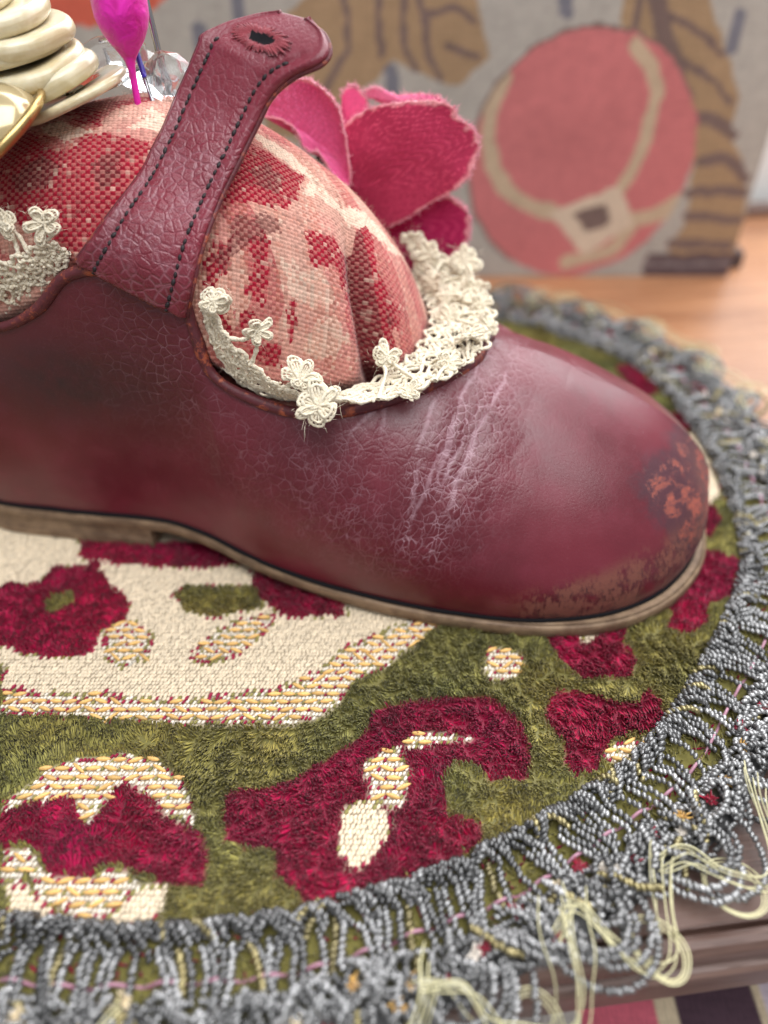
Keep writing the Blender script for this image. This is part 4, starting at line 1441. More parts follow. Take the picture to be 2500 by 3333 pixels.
pitch_w, per = 0.063, 4
u = np.arange(-5.2, 6.3, pitch_w / per)
v = np.arange(-2.0, 5.6, pitch_w / per)
U_, V_ = np.meshgrid(u, v, indexing='ij')
Ps = cushion_shape(cushion_point(U_, V_))
nm = surf_normals(Ps)
if (nm * (Ps - CU_C)).sum() < 0:
    nm = -nm
# plain weave: warp and weft go over and under each other
iu, iv = np.floor(U_ / pitch_w).astype(int), np.floor(V_ / pitch_w).astype(int)
fu, fv = U_ / pitch_w - iu - 0.5, V_ / pitch_w - iv - 0.5
over = ((iu + iv) % 2 == 0)
slub_u = 1 + 0.22 * vnoise(np.stack([iu.ravel() * 3.7, V_.ravel() * 0.8], -1), 1.0, 3).reshape(U_.shape)
slub_v = 1 + 0.22 * vnoise(np.stack([iv.ravel() * 3.7, U_.ravel() * 0.8], -1), 1.0, 4).reshape(U_.shape)
hu = np.sqrt(np.clip(1 - (fu * 2 / slub_u) ** 2, 0, 1)) * 0.5 + 0.5 * np.where(over, np.cos(np.pi * fv), -np.cos(np.pi * fv) * 0.9)
hv = np.sqrt(np.clip(1 - (fv * 2 / slub_v) ** 2, 0, 1)) * 0.5 + 0.5 * np.where(over, -np.cos(np.pi * fu) * 0.9, np.cos(np.pi * fu))
hh = np.maximum(hu, hv)
Pw = Ps + nm * (0.026 * hh)[..., None]
# print and yarn colours
UV = np.stack([U_.ravel(), V_.ravel()], -1)
UVw = UV + 0.06 * np.stack([vnoise(UV, 5.0, 1), vnoise(UV, 5.0, 2)], -1) + (0.035 * rng.normal(size=(401, 397, 2)))[iu.ravel() % 401, iv.ravel() % 397]
c_base, c_red, c_dark, c_cream = (np.array(lin(*c)) for c in ((196, 148, 132), (150, 22, 44), (98, 40, 42), (222, 198, 176)))
cl = np.tile(c_base, (len(UV), 1))
soft = fbm(UV, 0.8, 33)
pinkish = smooth01(soft, -0.1, 0.4)[:, None]
cl = cl * (1 - 0.5 * pinkish) + 0.5 * pinkish * np.array(lin(188, 96, 98))
sw = np.sin(2.6 * (UV[:, 0] + 0.9 * vnoise(UV, 0.7, 41)) + 2.4 * vnoise(UV, 0.9, 43) + 0.8 * UV[:, 1])
cl = np.where((sw > 0.30)[:, None], cl * 0.38 + 0.62 * np.array(lin(160, 44, 58)), cl)
wild = fbm(UV, 0.55, 77)
far_off = (UV[:, 0] < -3.0) | (UV[:, 1] > 3.6) | (UV[:, 0] > 3.6)
cl[(wild > 0.22) & far_off] = c_red
for i_, q in enumerate(CLOTH_CREAM):
    m = inpoly(UVw + 0.18 * np.stack([vnoise(UV, 2.2, 61), vnoise(UV, 2.2, 62)], -1), q)
    f_ = 0.55 if i_ in (1, 4) else 0.9
    cl[m] = cl[m] * (1 - f_) + f_ * c_cream
# single brown and rosy yarns run through the print
yb = hash3(iu.ravel(), np.zeros(iu.size, int), np.zeros(iu.size, int), 16)
yc = hash3(iv.ravel(), np.zeros(iu.size, int), np.zeros(iu.size, int), 17)
mk = np.where((hu > hv).ravel(), yb, yc)
cl = np.where(((mk < 0.28) & (vnoise(UV, 0.9, 88) > -0.3))[:, None], cl * 0.55 + 0.45 * np.array(lin(168, 96, 78)), cl)
for q in CLOTH_RED:
    cl[inpoly(UVw, q)] = c_red
for q in CLOTH_DARK:
    m = inpoly(UVw, q)
    cl[m] = cl[m] * 0.3 + 0.7 * c_dark
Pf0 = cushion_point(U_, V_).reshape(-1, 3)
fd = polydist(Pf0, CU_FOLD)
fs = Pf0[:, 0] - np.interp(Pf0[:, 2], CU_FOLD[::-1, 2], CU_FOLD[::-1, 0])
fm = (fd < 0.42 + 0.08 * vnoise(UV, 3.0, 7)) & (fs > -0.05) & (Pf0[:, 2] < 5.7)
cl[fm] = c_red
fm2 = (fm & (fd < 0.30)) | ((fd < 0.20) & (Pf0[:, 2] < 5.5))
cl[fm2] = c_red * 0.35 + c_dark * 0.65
tab = rng.random((401, 397))
cell = tab[iu.ravel() % 401, iv.ravel() % 397]
yarn = hash3(np.where(hu > hv, iu, iv + 977).ravel(), np.zeros(iu.size, int), np.zeros(iu.size, int), 6)
# the dye does not reach every thread: pale nubs, dark nubs
cl = np.where((hu > hv).ravel()[:, None], cl, cl * 0.76 + 0.24 * np.array(lin(232, 178, 160)))
pale = (cell > 0.96)[:, None]
cl = np.where(pale, cl * 0.6 + 0.4 * c_cream, cl)
cl = np.where((cell < 0.12)[:, None], cl * 0.8, cl)
cl *= (0.86 + 0.26 * yarn)[:, None]
cl = np.clip(cl, 0, 1)
F = grid_faces(len(u), len(v))
zz_ = Ps[..., 2].ravel()
xx_ = Ps[..., 0].ravel()
yy_ = Ps[..., 1].ravel()
ok = (zz_ > 2.6) & (xx_ > -13.2) & (yy_ < 1.5)
F = F[ok[F].all(1)]
used = np.unique(F)
remap = np.zeros(len(ok), int)
remap[used] = np.arange(len(used))
M_CLOTH = fibre_material("printed_cotton", 0.88, 0.25, 0.15, 0.14, 45.0, bump=0.25)
cushion = thing("pincushion", "plump red and cream printed cloth pincushion filling the shoe", "pincushion", S_O, S_YAW)
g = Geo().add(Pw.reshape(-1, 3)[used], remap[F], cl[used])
g.build("cloth_cover", M_CLOTH, cushion)
# stuffing body inside, closing the cushion behind and below
th, ph = np.meshgrid(np.linspace(0, 2 * np.pi, 64, endpoint=False), np.linspace(0.02, np.pi - 0.9, 40), indexing='ij')
D = np.stack([np.cos(th) * np.sin(ph), np.sin(th) * np.sin(ph), np.cos(ph)], -1)
B_ = CU_C + D * np.stack([np.where(D[..., 0] > 0, CU_AF, CU_AR), np.full(D.shape[:2], CU_B), np.full(D.shape[:2], CU_H)], -1) * 0.76
B_ = cushion_shape(B_)
pt = fbm(B_.reshape(-1, 3), 0.6, 3)
g = Geo().add(B_.reshape(-1, 3), grid_faces(64, 40, close_u=True), np.where((pt > 0.05)[:, None], c_red, c_base))
g.build("stuffed_body", M_CLOTH, cushion)
# loose fluff on the cloth
g = Geo()
pick = rng.choice(used, 2600)
nmf, Pf = nm.reshape(-1, 3), Pw.reshape(-1, 3)
for i in pick:
    d_ = nmf[i] + 0.7 * rng.normal(size=3)
    d_ /= np.linalg.norm(d_)
    L_ = rng.uniform(0.03, 0.10)
    b_ = d_ + 0.6 * rng.normal(size=3)
    g.tube(np.array([Pf[i], Pf[i] + d_ * L_ * 0.5, Pf[i] + (d_ + 0.4 * b_) * L_ * 0.8]), [0.0022, 0.002, 0.001], 3, cl[i] * 0.6 + 0.4 * c_cream, cap=False)
g.build("lint", M_CLOTH, cushion, kind="stuff")

# ------------------------------------------------------------------ the crochet lace
k = NT("ecru_lace_thread")
p = k.cm()
f = k.noise(p, 22, 4, 0.65)
k.set(Base_Color=k.mix(k.ramp(f, 0.3, 0.7), lin(222, 207, 180), lin(240, 230, 208)), Roughness=0.85, Sheen_Weight=0.25, Specular_IOR_Level=0.25)
k.set(Normal=k.bump(k.math('ADD', f, k.vor(p, 26)), 0.5, 0.03))
M_LACE = k.m


def lumpy(g, pts, r, k=5, n=None, amp=0.25, freq=22.0):
    P = spline(pts, n or max(6, 4 * len(pts)))
    d = np.concatenate([[0], np.cumsum(np.linalg.norm(np.diff(P, axis=0), axis=1))])
    g.tube(P, r * (1 + amp * np.sin(d * freq * 2 * np.pi / 2.2 + rng.uniform(0, 6))), k)


def daisy(seed, size=0.31):
    """crochet flower: a padded ring and eight fat, uneven petals of looped stitches"""
    r_ = np.random.default_rng(seed)
    g = Geo()
    npet = int(r_.integers(5, 7))
    off = r_.uniform(0, 6.28)
    for i in range(npet):                                          # each petal: two loops of thread with stitches across
        a0 = off + 2 * math.pi * (i + r_.uniform(-0.14, 0.14)) / npet
        l_ = size * r_.uniform(0.68, 1.25)
        wd = size * 0.38 * r_.uniform(0.75, 1.2)
        d_ = np.array([math.cos(a0), math.sin(a0), 0])
        e_ = np.array([-math.sin(a0), math.cos(a0), 0])
        lift = r_.uniform(-0.03, 0.06)
        for sc_, zz_ in ((1.0, 0.0), (0.72, 0.035)):
            t_ = np.linspace(0, 2 * np.pi, 15)
            P = np.outer((0.52 - 0.48 * np.cos(t_)) * l_ * (0.25 + 0.75 * sc_), d_) + np.outer(np.sin(t_) * wd * sc_ * (0.75 - 0.25 * np.cos(t_)), e_)
            P[:, 2] += zz_ + lift * (0.5 - 0.5 * np.cos(t_)) + r_.normal(size=15) * 0.006
            g.tube(P, 0.024 * (1 + 0.18 * np.sin(t_ * 5 + r_.uniform(0, 6))), 5, cap=False)
        for j in range(4):
            o_ = (j - 1.5) / 1.5 * 0.6
            P = np.array([d_ * l_ * 0.15 + e_ * wd * o_ * 0.2, d_ * l_ * 0.55 + e_ * wd * o_ * 0.8 + np.array([0, 0, 0.03 + lift * 0.5]), d_ * l_ * (0.95 - 0.1 * abs(o_)) + e_ * wd * o_ + np.array([0, 0, lift])])
            g.tube(spline(P, 6), 0.019, 5)
    m = 9
    q = r_.normal(size=(m, 3)) * np.array([size * 0.16, size * 0.16, 0.012]) + np.array([0, 0, 0.03])
    g.scatter(BALL_V, BALL_F, np.eye(3)[None] * r_.uniform(0.026, 0.042, m)[:, None, None], q, np.ones((m, 3)))
    for _ in range(60):                                            # stray fibres
        a = r_.uniform(0, 6.28)
        q = np.array([math.cos(a), math.sin(a), 0]) * size * r_.uniform(0.4, 1.1)
        d_ = np.array([math.cos(a), math.sin(a), 0.3]) * 0.6 + r_.normal(size=3) * 0.7
        g.tube(np.array([q, q + d_ * 0.04, q + d_ * 0.08 + r_.normal(size=3) * 0.012]), [0.003, 0.0028, 0.0012], 3, cap=False)
    g.v = [q_ + 0.05 * np.stack([vnoise(q_ + 7 * seed, 4.0, 1), vnoise(q_ + 7 * seed, 4.0, 2), 0.8 * vnoise(q_ + 7 * seed, 4.0, 3)], -1) for q_ in g.v]
    sq = np.diag([r_.uniform(0.72, 0.95), r_.uniform(0.85, 1.05), 1.0])
    g.v = [q_ @ sq + np.stack([0 * q_[:, 0], 0 * q_[:, 0], 0.25 * q_[:, 0] * q_[:, 1] / size], -1) for q_ in g.v]
    me = g.mesh("crochet_flower")
    me.materials.append(M_LACE)
    return me


DAISIES = [daisy(i) for i in range(7)]


def lace_strip(name, label, base, tip, flowers, rows=5, group=None):
    t = thing(name, label, "lace", S_O, S_YAW)
    n = 150
    B0, T0 = spline(base, n), spline(tip, n)
    g = Geo()
    L = np.concatenate([[0], np.cumsum(np.linalg.norm(np.diff(B0, axis=0), axis=1))])
    # chain rows
    for j in range(rows):
        w = j / (rows - 1)
        ph_ = rng.uniform(0, 6)
        q = B0 * (1 - w) + T0 * w
        q = q + (T0 - B0) * (0.09 * np.sin(L * 17 + ph_))[:, None] + 0.025 * np.stack([vnoise(q, 5, 3 + j), vnoise(q, 5, 13 + j), vnoise(q, 5, 23 + j)], -1)
        g.tube(q, 0.031 * (1 + 0.35 * np.sin(L * 60 + ph_)), 6)
    # trebles crossing the rows, leaving holes
    for d in np.arange(0.03, L[-1], 0.024):
        i = int(np.searchsorted(L, d)); i2 = int(np.clip(i + rng.integers(-3, 4), 0, n - 1)); i = min(i, n - 1)
        j0 = rng.integers(0, rows - 1); j1 = min(rows - 1, j0 + rng.integers(1, 3))
        a_ = B0[i] * (1 - j0 / (rows - 1)) + T0[i] * (j0 / (rows - 1))
        b_ = B0[i2] * (1 - j1 / (rows - 1)) + T0[i2] * (j1 / (rows - 1))
        m_ = (a_ + b_) / 2 + rng.normal(size=3) * 0.025
        lumpy(g, [a_, m_, b_], 0.022, 5, 8)
    # knots and picots
    m = int(L[-1] * 90)
    ii = rng.integers(0, n, m); w = rng.random(m) ** 0.8
    Pk = B0[ii] * (1 - w[:, None]) + T0[ii] * w[:, None] + rng.normal(size=(m, 3)) * 0.022
    g.scatter(BALL_V, BALL_F, np.eye(3)[None] * rng.uniform(0.020, 0.038, m)[:, None, None], Pk, np.ones((m, 3)))
    g.build("lace_band", M_LACE, t)
    for q, (pos, nrm_, sc) in enumerate(flowers):
        xd = np.cross(nrm_, rng.normal(size=3))
        o = frame_obj("crochet_flower", DAISIES[q % 7], t, pos, xd, np.array(nrm_) + 0.35 * rng.normal(size=3), sc * rng.uniform(0.80, 1.05))
        # bars that tie the flower to the band
        g = Geo()
        pos = np.array(pos)
        j = int(np.argmin(np.linalg.norm(T0 - pos, axis=1)))
        for d in (-6, 5):
            e = T0[int(np.clip(j + d, 0, n - 1))]
            lumpy(g, [pos + (e - pos) * 0.2, (pos + e) / 2 + rng.normal(size=3) * 0.03, e], 0.034, 5, 10)
        g.build("tie_bar", M_LACE, t)
    return t


lace_strip("lace_trim", "cream crochet lace curving round the front opening of the shoe",
           [(-8.52, -2.05, 5.05), (-8.40, -2.14, 4.35), (-7.85, -2.24, 3.85), (-6.95, -2.20, 3.70), (-6.15, -1.80, 3.80), (-5.65, -1.25, 3.92), (-5.35, -.55, 4.02), (-5.28, .1, 4.08), (-5.4, .8, 4.02), (-5.7, 1.45, 3.95), (-6.1, 1.8, 3.9)],
           [(-8.22, -2.32, 5.15), (-7.98, -2.46, 4.72), (-7.45, -2.60, 4.28), (-6.85, -2.72, 4.10), (-5.95, -2.48, 3.96), (-5.10, -1.93, 4.02), (-4.48, -.95, 4.06), (-4.28, 0, 4.10), (-4.50, .95, 4.18), (-4.95, 1.65, 4.35), (-5.7, 2.05, 4.5)],
           [((-8.14, -2.40, 5.30), (0.25, -1, .3), 0.95), ((-7.52, -2.52, 4.96), (.3, -1, .35), 1.0), ((-6.90, -2.70, 4.38), (.25, -1, .5), 1.1), ((-6.62, -2.88, 4.06), (.1, -1, .45), 1.1),
            ((-5.85, -1.60, 4.20), (.2, -.8, .7), 0.95), ((-5.40, -2.2, 4.0), (.1, -.7, .8), 0.8), ((-4.62, -.75, 4.24), (.4, -.5, .8), 1.0), ((-4.36, -.15, 4.16), (.5, -.5, .8), 1.0), ((-4.85, -1.4, 4.10), (.2, -.6, .8), 0.85),
            ((-5.60, 1.7, 4.56), (.2, -1, .4), 1.0), ((-4.92, 1.65, 4.50), (.3, -1, .4), 1.1), ((-5.45, 1.25, 4.20), (.2, -1, .5), 1.0), ((-4.70, 1.2, 4.20), (.3, -1, .5), 1.05), ((-5.95, 1.9, 4.74), (.2, -1, .4), 0.9),
            ((-5.10, .75, 4.20), (.2, -1, .6), 1.05), ((-4.52, .55, 4.22), (.3, -.8, .6), 0.95), ((-5.05, .1, 4.14), (.1, -.8, .7), 0.9)], rows=9)
lace_strip("lace_trim", "cream crochet lace behind the strap at the left edge",
           [(-13.6, -1.85, 4.75), (-12.8, -1.95, 4.68), (-12.0, -2.02, 4.70), (-11.3, -2.05, 4.95), (-10.75, -2.05, 5.35), (-10.4, -2.02, 5.7)],
           [(-13.6, -2.0, 5.5), (-12.8, -2.12, 5.45), (-12.1, -2.2, 5.45), (-11.5, -2.24, 5.55), (-11.0, -2.22, 5.72), (-10.6, -2.16, 5.95)],
           [((-11.20, -2.15, 6.12), (-.05, -1, .25), 1.0), ((-10.62, -2.18, 6.18), (.1, -1, .3), 1.05), ((-11.85, -2.2, 5.95), (-.1, -1, .25), 1.0), ((-12.5, -2.15, 5.95), (-.1, -1, .25), 1.0)], rows=7)

# ------------------------------------------------------------------ the cloth flower
M_PETAL = fibre_material("pink_velvet_petal", 0.8, 0.45, 0.15, 0.16, 28.0, sheen_tint=(1.0, 0.6, 0.75), bump=0.0)
flower = thing("cloth_flower", "pink velvet cloth flower standing behind the pincushion", "flower", shoe_to_world(np.array([-7.2, 2.2, 3.9])), S_YAW)
FL_O = np.array([-7.2, 2.2, 3.9])


def petal(name, outl, base, y0, bulge, lean, col_a, col_b, seed, thick=0.035):
    """a soft petal: outline in elevation (x, z), cupped, with a frayed pale edge and a little weave on its face"""
    K = spline(outl, 260, closed=True)
    K += 0.012 * np.stack([vnoise(K, 12, seed), vnoise(K, 12, seed + 1)], -1)
    base = np.array(base)
    nr = 56
    w = np.linspace(0, 1, nr) ** 0.85
    P2 = base + (K[:, None] - base) * w[None, :, None]
    rad = np.broadcast_to(w[None, :], P2.shape[:2])
    d = P2 - base
    yy = y0 + lean * np.linalg.norm(d, axis=2) + bulge * (rad ** 2) + 0.05 * vnoise(P2.reshape(-1, 2), 1.6, seed + 5).reshape(P2.shape[:2])
    # fine weave dimples
    wv = 0.008 * np.sin(P2[..., 0] * 95) * np.sin(P2[..., 1] * 95)
    V = np.stack([P2[..., 0], yy + wv, P2[..., 1]], -1) - FL_O
    tt = smooth01(rad + 0.03 * vnoise(P2.reshape(-1, 2), 9.0, seed + 4).reshape(P2.shape[:2]), 0.955, 0.995)[..., None]
    mm = (0.5 + 0.5 * fbm(P2.reshape(-1, 2), 1.3, seed + 8).reshape(P2.shape[:2]))[..., None]
    cc = np.array(col_a) * (1 - mm) + np.array(col_b) * mm
    cc = cc * (1 - 0.75 * tt) + 0.75 * tt * np.array(lin(238, 164, 168))
    dots = (np.sin(P2[..., 0] * 95) * np.sin(P2[..., 1] * 95) > 0.72)[..., None]
    cc = np.where(dots, np.clip(cc * 1.9 + 0.05, 0, 1), cc)
    g = Geo()
    g.add(V.reshape(-1, 3), grid_faces(260, nr, close_u=True), cc.reshape(-1, 3))
    o = g.build(name, M_PETAL, flower)
    s_ = o.modifiers.new("thickness", 'SOLIDIFY')
    s_.thickness = thick * CM
    s_.offset = 0
    # frayed nap round the rim
    g = Geo()
    for i in rng.integers(0, 260, 620):
        b_ = V[i, -1] + 0.01 * rng.normal(size=3)
        dd = K[i] - base
        dd = np.array([dd[0], 0, dd[1]]) / np.linalg.norm(dd) + 0.7 * rng.normal(size=3)
        L_ = rng.uniform(0.02, 0.055)
        g.tube(np.array([b_, b_ + dd * L_ * 0.6, b_ + dd * L_ + rng.normal(size=3) * 0.008]), [0.006, 0.0045, 0.0015], 3, np.array(lin(238, 160, 176)) * rng.uniform(0.8, 1.1), cap=False)
    g.build("nap", M_PETAL, o, kind="stuff")
    return o


ROSE, DEEP, HOT, LIGHT = lin(184, 56, 90), lin(156, 38, 68), lin(208, 64, 122), lin(228, 112, 156)
petal("petal", [(-7.25, 6.5), (-6.85, 6.81), (-6.33, 6.96), (-5.7, 7.0), (-5.33, 6.91), (-5.24, 6.75), (-5.03, 6.62), (-4.89, 6.44), (-4.87, 6.21), (-5.0, 5.81), (-5.27, 5.57), (-5.64, 5.34), (-6.04, 5.08), (-6.5, 4.86), (-6.95, 5.0), (-7.25, 5.55), (-7.33, 5.95)],
      (-7.0, 5.5), 2.05, 0.03, 0.05, DEEP, ROSE, 3)
petal("petal", [(-6.9, 4.7), (-6.07, 5.1), (-5.63, 5.35), (-5.39, 5.40), (-5.17, 5.3), (-4.99, 5.12), (-4.92, 4.86), (-4.98, 4.57), (-5.17, 4.36), (-5.47, 4.1), (-6.11, 4.0), (-6.6, 4.2)],
      (-6.7, 4.7), 2.3, 0.03, 0.05, lin(172, 34, 84), lin(156, 28, 74), 13)
petal("petal", [(-8.6, 6.75), (-8.31, 7.11), (-8.04, 7.3), (-7.81, 7.33), (-7.56, 7.23), (-7.37, 7.08), (-7.22, 6.86), (-7.16, 6.63), (-7.10, 6.33), (-7.05, 5.7), (-7.30, 5.8), (-7.52, 6.07), (-7.64, 6.21), (-7.75, 6.18), (-7.88, 6.27), (-7.97, 6.48), (-8.24, 6.68)],
      (-7.15, 5.9), 2.05, -0.25, 0.05, HOT, LIGHT, 23)
petal("petal", [(-7.31, 6.35), (-7.34, 6.90), (-7.18, 7.06), (-7.03, 6.99), (-6.9, 6.79), (-6.92, 6.4), (-7.15, 6.1)], (-7.1, 6.2), 2.55, 0.1, 0.05, HOT, lin(236, 110, 140), 33)
petal("petal", [(-6.95, 6.93), (-6.8, 7.04), (-6.62, 7.02), (-6.46, 6.96), (-5.77, 6.97), (-5.6, 6.80), (-6.2, 6.7), (-6.8, 6.86)], (-6.2, 6.85), 2.7, 0.05, 0.02, lin(236, 130, 160), LIGHT, 43)
k = NT("dark_calyx")
k.set(Base_Color=lin(46, 48, 36), Roughness=0.7)
g = Geo()
g.tube(spline([(-7.7, 2.1, 6.05), (-7.4, 2.12, 5.85), (-7.15, 2.2, 5.6), (-7.0, 2.3, 5.0), (-7.1, 2.25, 4.0)], 24) - FL_O, 0.06, 7)
g.build("stem", k.m, flower)
# ------------------------------------------------------------------ the stack of mother-of-pearl discs
k = NT("mother_of_pearl")
p = k.cm()
f = k.noise(p, 2.4, 4, 0.6, 0.6)
lay = k.noise(k.cm((0.5, 0.5, 7.0)), 4.0, 3)
c = k.mix(k.ramp(f, 0.3, 0.7), lin(194, 178, 140), lin(216, 205, 176))
c = k.mix(k.math('MULTIPLY', k.ramp(lay, 0.5, 0.72), 0.35), c, lin(206, 186, 142))
k.set(Base_Color=c, Roughness=0.28, Specular_IOR_Level=0.6, Coat_Weight=0.3, Coat_Roughness=0.15, Subsurface_Weight=0.3, Subsurface_Radius=(0.002, 0.0016, 0.001), Subsurface_Scale=0.8,
      Normal=k.bump(k.math('ADD', f, lay), 0.2, 0.05))
M_PEARL = k.m


def lathe(g, prof, n=40, wob=0.0, seed=0):
    """prof (r, z) turned round z"""
    prof = np.asarray(prof, float)
    a = np.linspace(0, 2 * np.pi, n, endpoint=False)
    V = np.stack([np.outer(np.cos(a), prof[:, 0]), np.outer(np.sin(a), prof[:, 0]), np.broadcast_to(prof[:, 1], (n, len(prof)))], -1)
    if wob:
        nz_ = vnoise(np.stack([np.cos(a) * 1.3, np.sin(a) * 1.3, 0 * a + seed], -1), 1.0, seed)
        V[..., :2] *= (1 + wob * nz_)[:, None, None]
        V[..., 2] += 0.05 * wob * 4 * vnoise(V.reshape(-1, 3), 1.5, seed + 3).reshape(V.shape[:2])
    g.add(V.reshape(-1, 3), grid_faces(n, len(prof), close_u=True)[:, ::-1])
    return g


def place(o, pos_shoe, normal, spin=0.0):
    """put a thing at a point of the shoe's frame with its z axis along normal (same frame)"""
    Z_ = Vector(normal).normalized()
    q = Z_.to_track_quat('Z', 'Y')
    R_ = Matrix.Rotation(S_YAW, 4, 'Z')
    o.matrix_world = Matrix.Translation(Vector(shoe_to_world(np.array(pos_shoe, float))) * CM) @ R_ @ q.to_matrix().to_4x4() @ Matrix.Rotation(spin, 4, 'Z')


discs = [  # centre, normal, radius, thickness, label
    ((-10.72, -.35, 7.42), (-.36, -.10, 1), .86, .13, "thin pearly disc at the bottom of the stack, its pointed edge towards the pins"),
    ((-11.05, -.40, 7.60), (-.34, -.16, 1), .78, .27, "pearly disc second from the bottom of the cream stack"),
    ((-11.22, -.42, 7.79), (-.12, -.20, 1), .80, .28, "pearly disc third from the bottom of the cream stack"),
    ((-11.46, -.48, 7.99), (-.20, -.06, 1), .76, .24, "pearly disc fourth from the bottom of the cream stack"),
    ((-11.40, -.45, 8.18), (.00, -.16, 1), .82, .26, "pearly disc just below the glossy white one in the cream stack"),
    ((-11.66, -.45, 8.40), (-.10, -.18, 1), .84, .28, "glossy white pearly disc second from the top of the stack"),
    ((-12.02, -.45, 8.62), (-.05, -.08, 1), .76, .28, "topmost pale yellow disc of the pearly stack in the upper left corner"),
]
for i, (pos, nrm_, r_, t_, lab) in enumerate(discs):
    g = Geo()
    h_ = t_ / 2
    a = np.linspace(-np.pi / 2, np.pi / 2, 9)
    prof = [(0.07, -h_ * 0.7), (0.09, -h_)] + [(r_ - h_ * 0.8 + h_ * 0.8 * math.cos(x_), h_ * math.sin(x_)) for x_ in a] + [(r_ * 0.55, h_ * 0.86), (0.09, h_ * 0.8), (0.07, h_ * 0.5), (0.07, -h_ * 0.7)]
    lathe(g, prof, 48, 0.10, i + 2)
    o = g.build("pearl_disc", M_PEARL)
    place(o, pos, nrm_, i * 1.3)
    tag(o, lab, "button", "stacked pearly discs")

# ------------------------------------------------------------------ the domed button in a brass rim
k = NT("brass")
k.set(Base_Color=lin(196, 168, 112), Metallic=1.0, Roughness=k.ramp(k.noise(k.cm(), 6, 3), 0.3, 0.7, 0.2, 0.42))
M_BRASS = k.m
k = NT("champagne_dome")
f = k.noise(k.cm(), 1.8, 3)
k.set(Base_Color=k.mix(f, lin(160, 136, 92), lin(206, 190, 150)), Roughness=0.16, Coat_Weight=0.5, Coat_Roughness=0.05, Metallic=0.35)
button = thing("domed_button", "champagne domed button in a brass rim at the left edge", "button")
g = Geo()
a = np.linspace(0, 2 * np.pi, 14)
lathe(g, [(0.0, -0.08), (0.86, -0.08), (0.93, -0.05), (0.97, 0.0), (0.96, 0.05), (0.92, 0.075), (0.87, 0.05), (0.80, 0.03)], 64)
g.build("rim", M_BRASS, button)
g = Geo()
t_ = np.linspace(0, 1, 18)
prof = [(0.80 * math.cos(x * math.pi / 2) + 1e-4, 0.02 + 0.62 * math.sin(x * math.pi / 2) ** 1.1) for x in t_]
lathe(g, prof, 64)
g.build("dome", k.m, button)
place(button, (-11.42, -1.5, 7.08), (-.5, -.28, .85))

# ------------------------------------------------------------------ clear faceted beads
k = NT("clear_acrylic")
k.set(Base_Color=(0.97, 0.98, 0.98), Roughness=0.10, IOR=1.30, Transmission_Weight=1.0)
M_CLEAR = k.m


def faceted(name, label, pos, nrm_, spin, dims, seed):
    r_ = np.random.default_rng(seed)
    bm = bmesh.new()
    rows = [(0.0, -1.0, 1), (0.55, -0.85, 7), (1.0, -0.15, 9), (0.93, 0.25, 9), (0.55, 0.9, 7), (0.0, 1.0, 1)]
    for rr_, zz_, n_ in rows:
        for i in range(n_):
            a = 2 * math.pi * (i + 0.5 * (n_ == 7)) / n_ + r_.uniform(-0.1, 0.1)
            q = np.array([rr_ * math.cos(a), rr_ * math.sin(a), zz_]) * dims * r_.uniform(0.93, 1.05)
            bm.verts.new(q * CM)
    bmesh.ops.convex_hull(bm, input=bm.verts)
    loose = [v_ for v_ in bm.verts if not v_.link_faces]
    bmesh.ops.delete(bm, geom=loose, context='VERTS')
    bmesh.ops.bevel(bm, geom=list(bm.edges), offset=0.012 * CM, segments=1, affect='EDGES')
    me = bpy.data.meshes.new(name)
    bm.to_mesh(me)
    bm.free()
    me.materials.append(M_CLEAR)
    o = bpy.data.objects.new(name, me)
    COL.objects.link(o)
    place(o, pos, nrm_, spin)
    tag(o, label, "bead", "clear faceted beads")
    return o


faceted("faceted_bead", "long clear faceted bead lying beside the pearly stack", (-10.45, .15, 7.74), (.45, -.65, .8), 0.4, np.array([.80, .42, .16]), 3)
faceted("faceted_bead", "small clear faceted bead between the pins and the strap", (-9.40, .10, 7.62), (.45, -.6, .8), 1.0, np.array([.46, .40, .18]), 8)
faceted("faceted_bead", "clear rounded bead behind the magenta pin, touching the cream stack", (-10.0, .75, 7.52), (.3, -.2, 1), 2.1, np.array([.75, .5, .24]), 14)

# ------------------------------------------------------------------ the pins
k = NT("magenta_wrap")
p = k.cm()
f = k.noise(p, 4.0, 4, 0.6, 0.5)
k.set(Base_Color=k.mix(k.ramp(f, 0.3, 0.7), lin(196, 0, 128), lin(232, 16, 176)), Roughness=k.ramp(f, 0.3, 0.7, 0.28, 0.6), Specular_IOR_Level=0.6, Sheen_Weight=0.15, Normal=k.bump(f, 0.5, 0.08))
M_MAG = k.m
k = NT("pin_steel")
k.set(Base_Color=lin(176, 176, 178), Metallic=1.0, Roughness=0.22)
M_STEEL = k.m
k = NT("blue_enamel")
k.set(Base_Color=lin(58, 40, 150), Roughness=0.3)
M_BLUE = k.m


def pin_axis(a, b):
    a, b = shoe_to_world(np.array(a)), shoe_to_world(np.array(b))
    return a, b


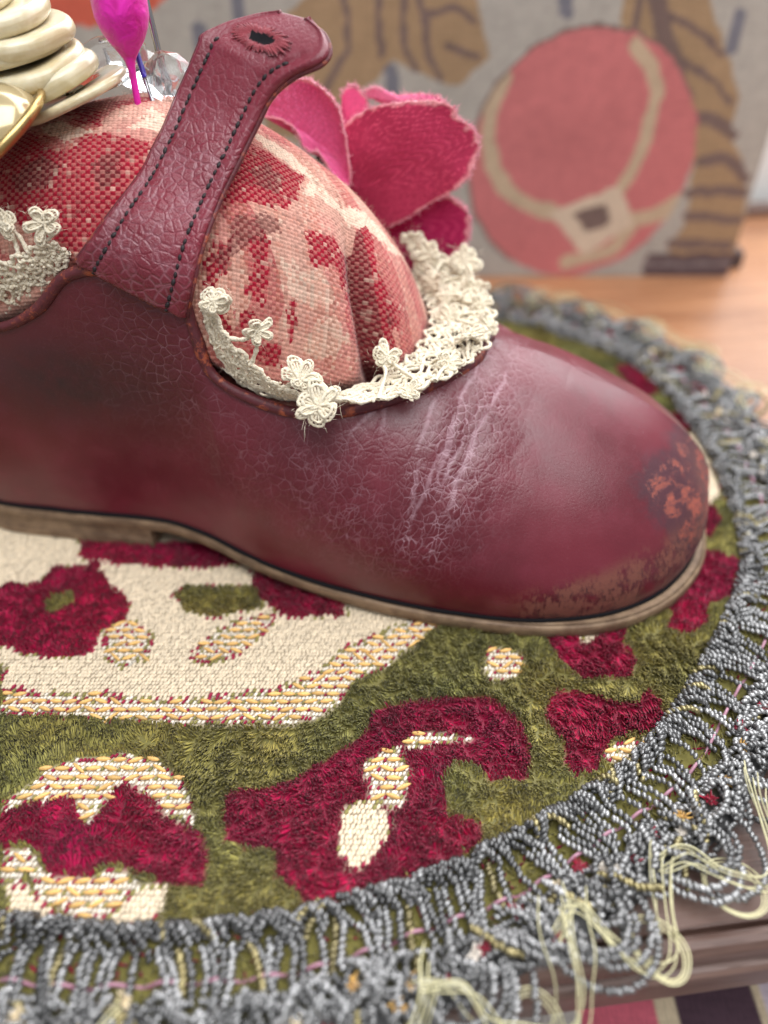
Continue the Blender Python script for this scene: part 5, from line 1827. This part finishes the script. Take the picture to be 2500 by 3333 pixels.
# magenta pin: a drop-shaped head running down the shank
pin = thing("magenta_pin", "pin with a big magenta drop-shaped head stuck in the cushion", "pin", shoe_to_world(np.array([-9.74, -.38, 7.32])))
PO = shoe_to_world(np.array([-9.74, -.38, 7.32]))
A_, B_ = shoe_to_world(np.array([-9.86, -.10, 9.2])) - PO, shoe_to_world(np.array([-9.72, -.40, 7.1])) - PO
n_ = 60
t_ = np.linspace(0, 1, n_)
path = A_ + (B_ - A_) * t_[:, None]
L_ = np.linalg.norm(B_ - A_)
d_ = t_ * L_
rad = np.interp(d_, [0, .05, .2, .40, .62, .80, .95, 1.08, 1.20, 1.32, 1.42, 1.6, L_], [.02, .12, .26, .35, .385, .375, .33, .255, .165, .08, .055, .05, .045])
g = Geo().tube(path, rad * (1 + 0.02 * vnoise(path, 3, 3)), 28)
g.build("head", M_MAG, pin)
g = Geo().tube(np.array([A_ + (B_ - A_) * 0.6 + np.array([-.025, -.02, 0]), A_ + (B_ - A_) * 0.85 + np.array([.015, 0, 0]), B_ + np.array([.05, .02, .0])]), 0.022, 8)
g.build("shank", M_STEEL, pin)


def simple_pin(name, label, a, b, r, blue_to=None, head=None):
    a, b = shoe_to_world(np.array(a)), shoe_to_world(np.array(b))
    t = thing(name, label, "pin", b)
    a = a - b
    P = a * np.linspace(1, 0, 14)[:, None]
    g = Geo().tube(P, r, 12)
    g.build("shank", M_STEEL, t)
    if blue_to:
        g = Geo().tube(a * np.linspace(1.0, blue_to, 8)[:, None], r * 1.25, 12)
        g.build("coloured_neck", M_BLUE, t)
    if head:
        g = Geo().scatter(BALL_V, BALL_F, (np.eye(3) * head)[None], a[None] * 1.0, np.ones((1, 3)))
        g.build("head", M_BLUE if blue_to else M_STEEL, t)
    return t


simple_pin("steel_pin", "thin steel pin with a blue-violet neck behind the magenta pin", (-9.82, .02, 8.05), (-9.50, -.30, 7.2), 0.033, 0.52, 0.07)
simple_pin("steel_needle", "bright silver needle standing behind the clear beads", (-9.82, .5, 9.5), (-9.60, .5, 7.1), 0.048)
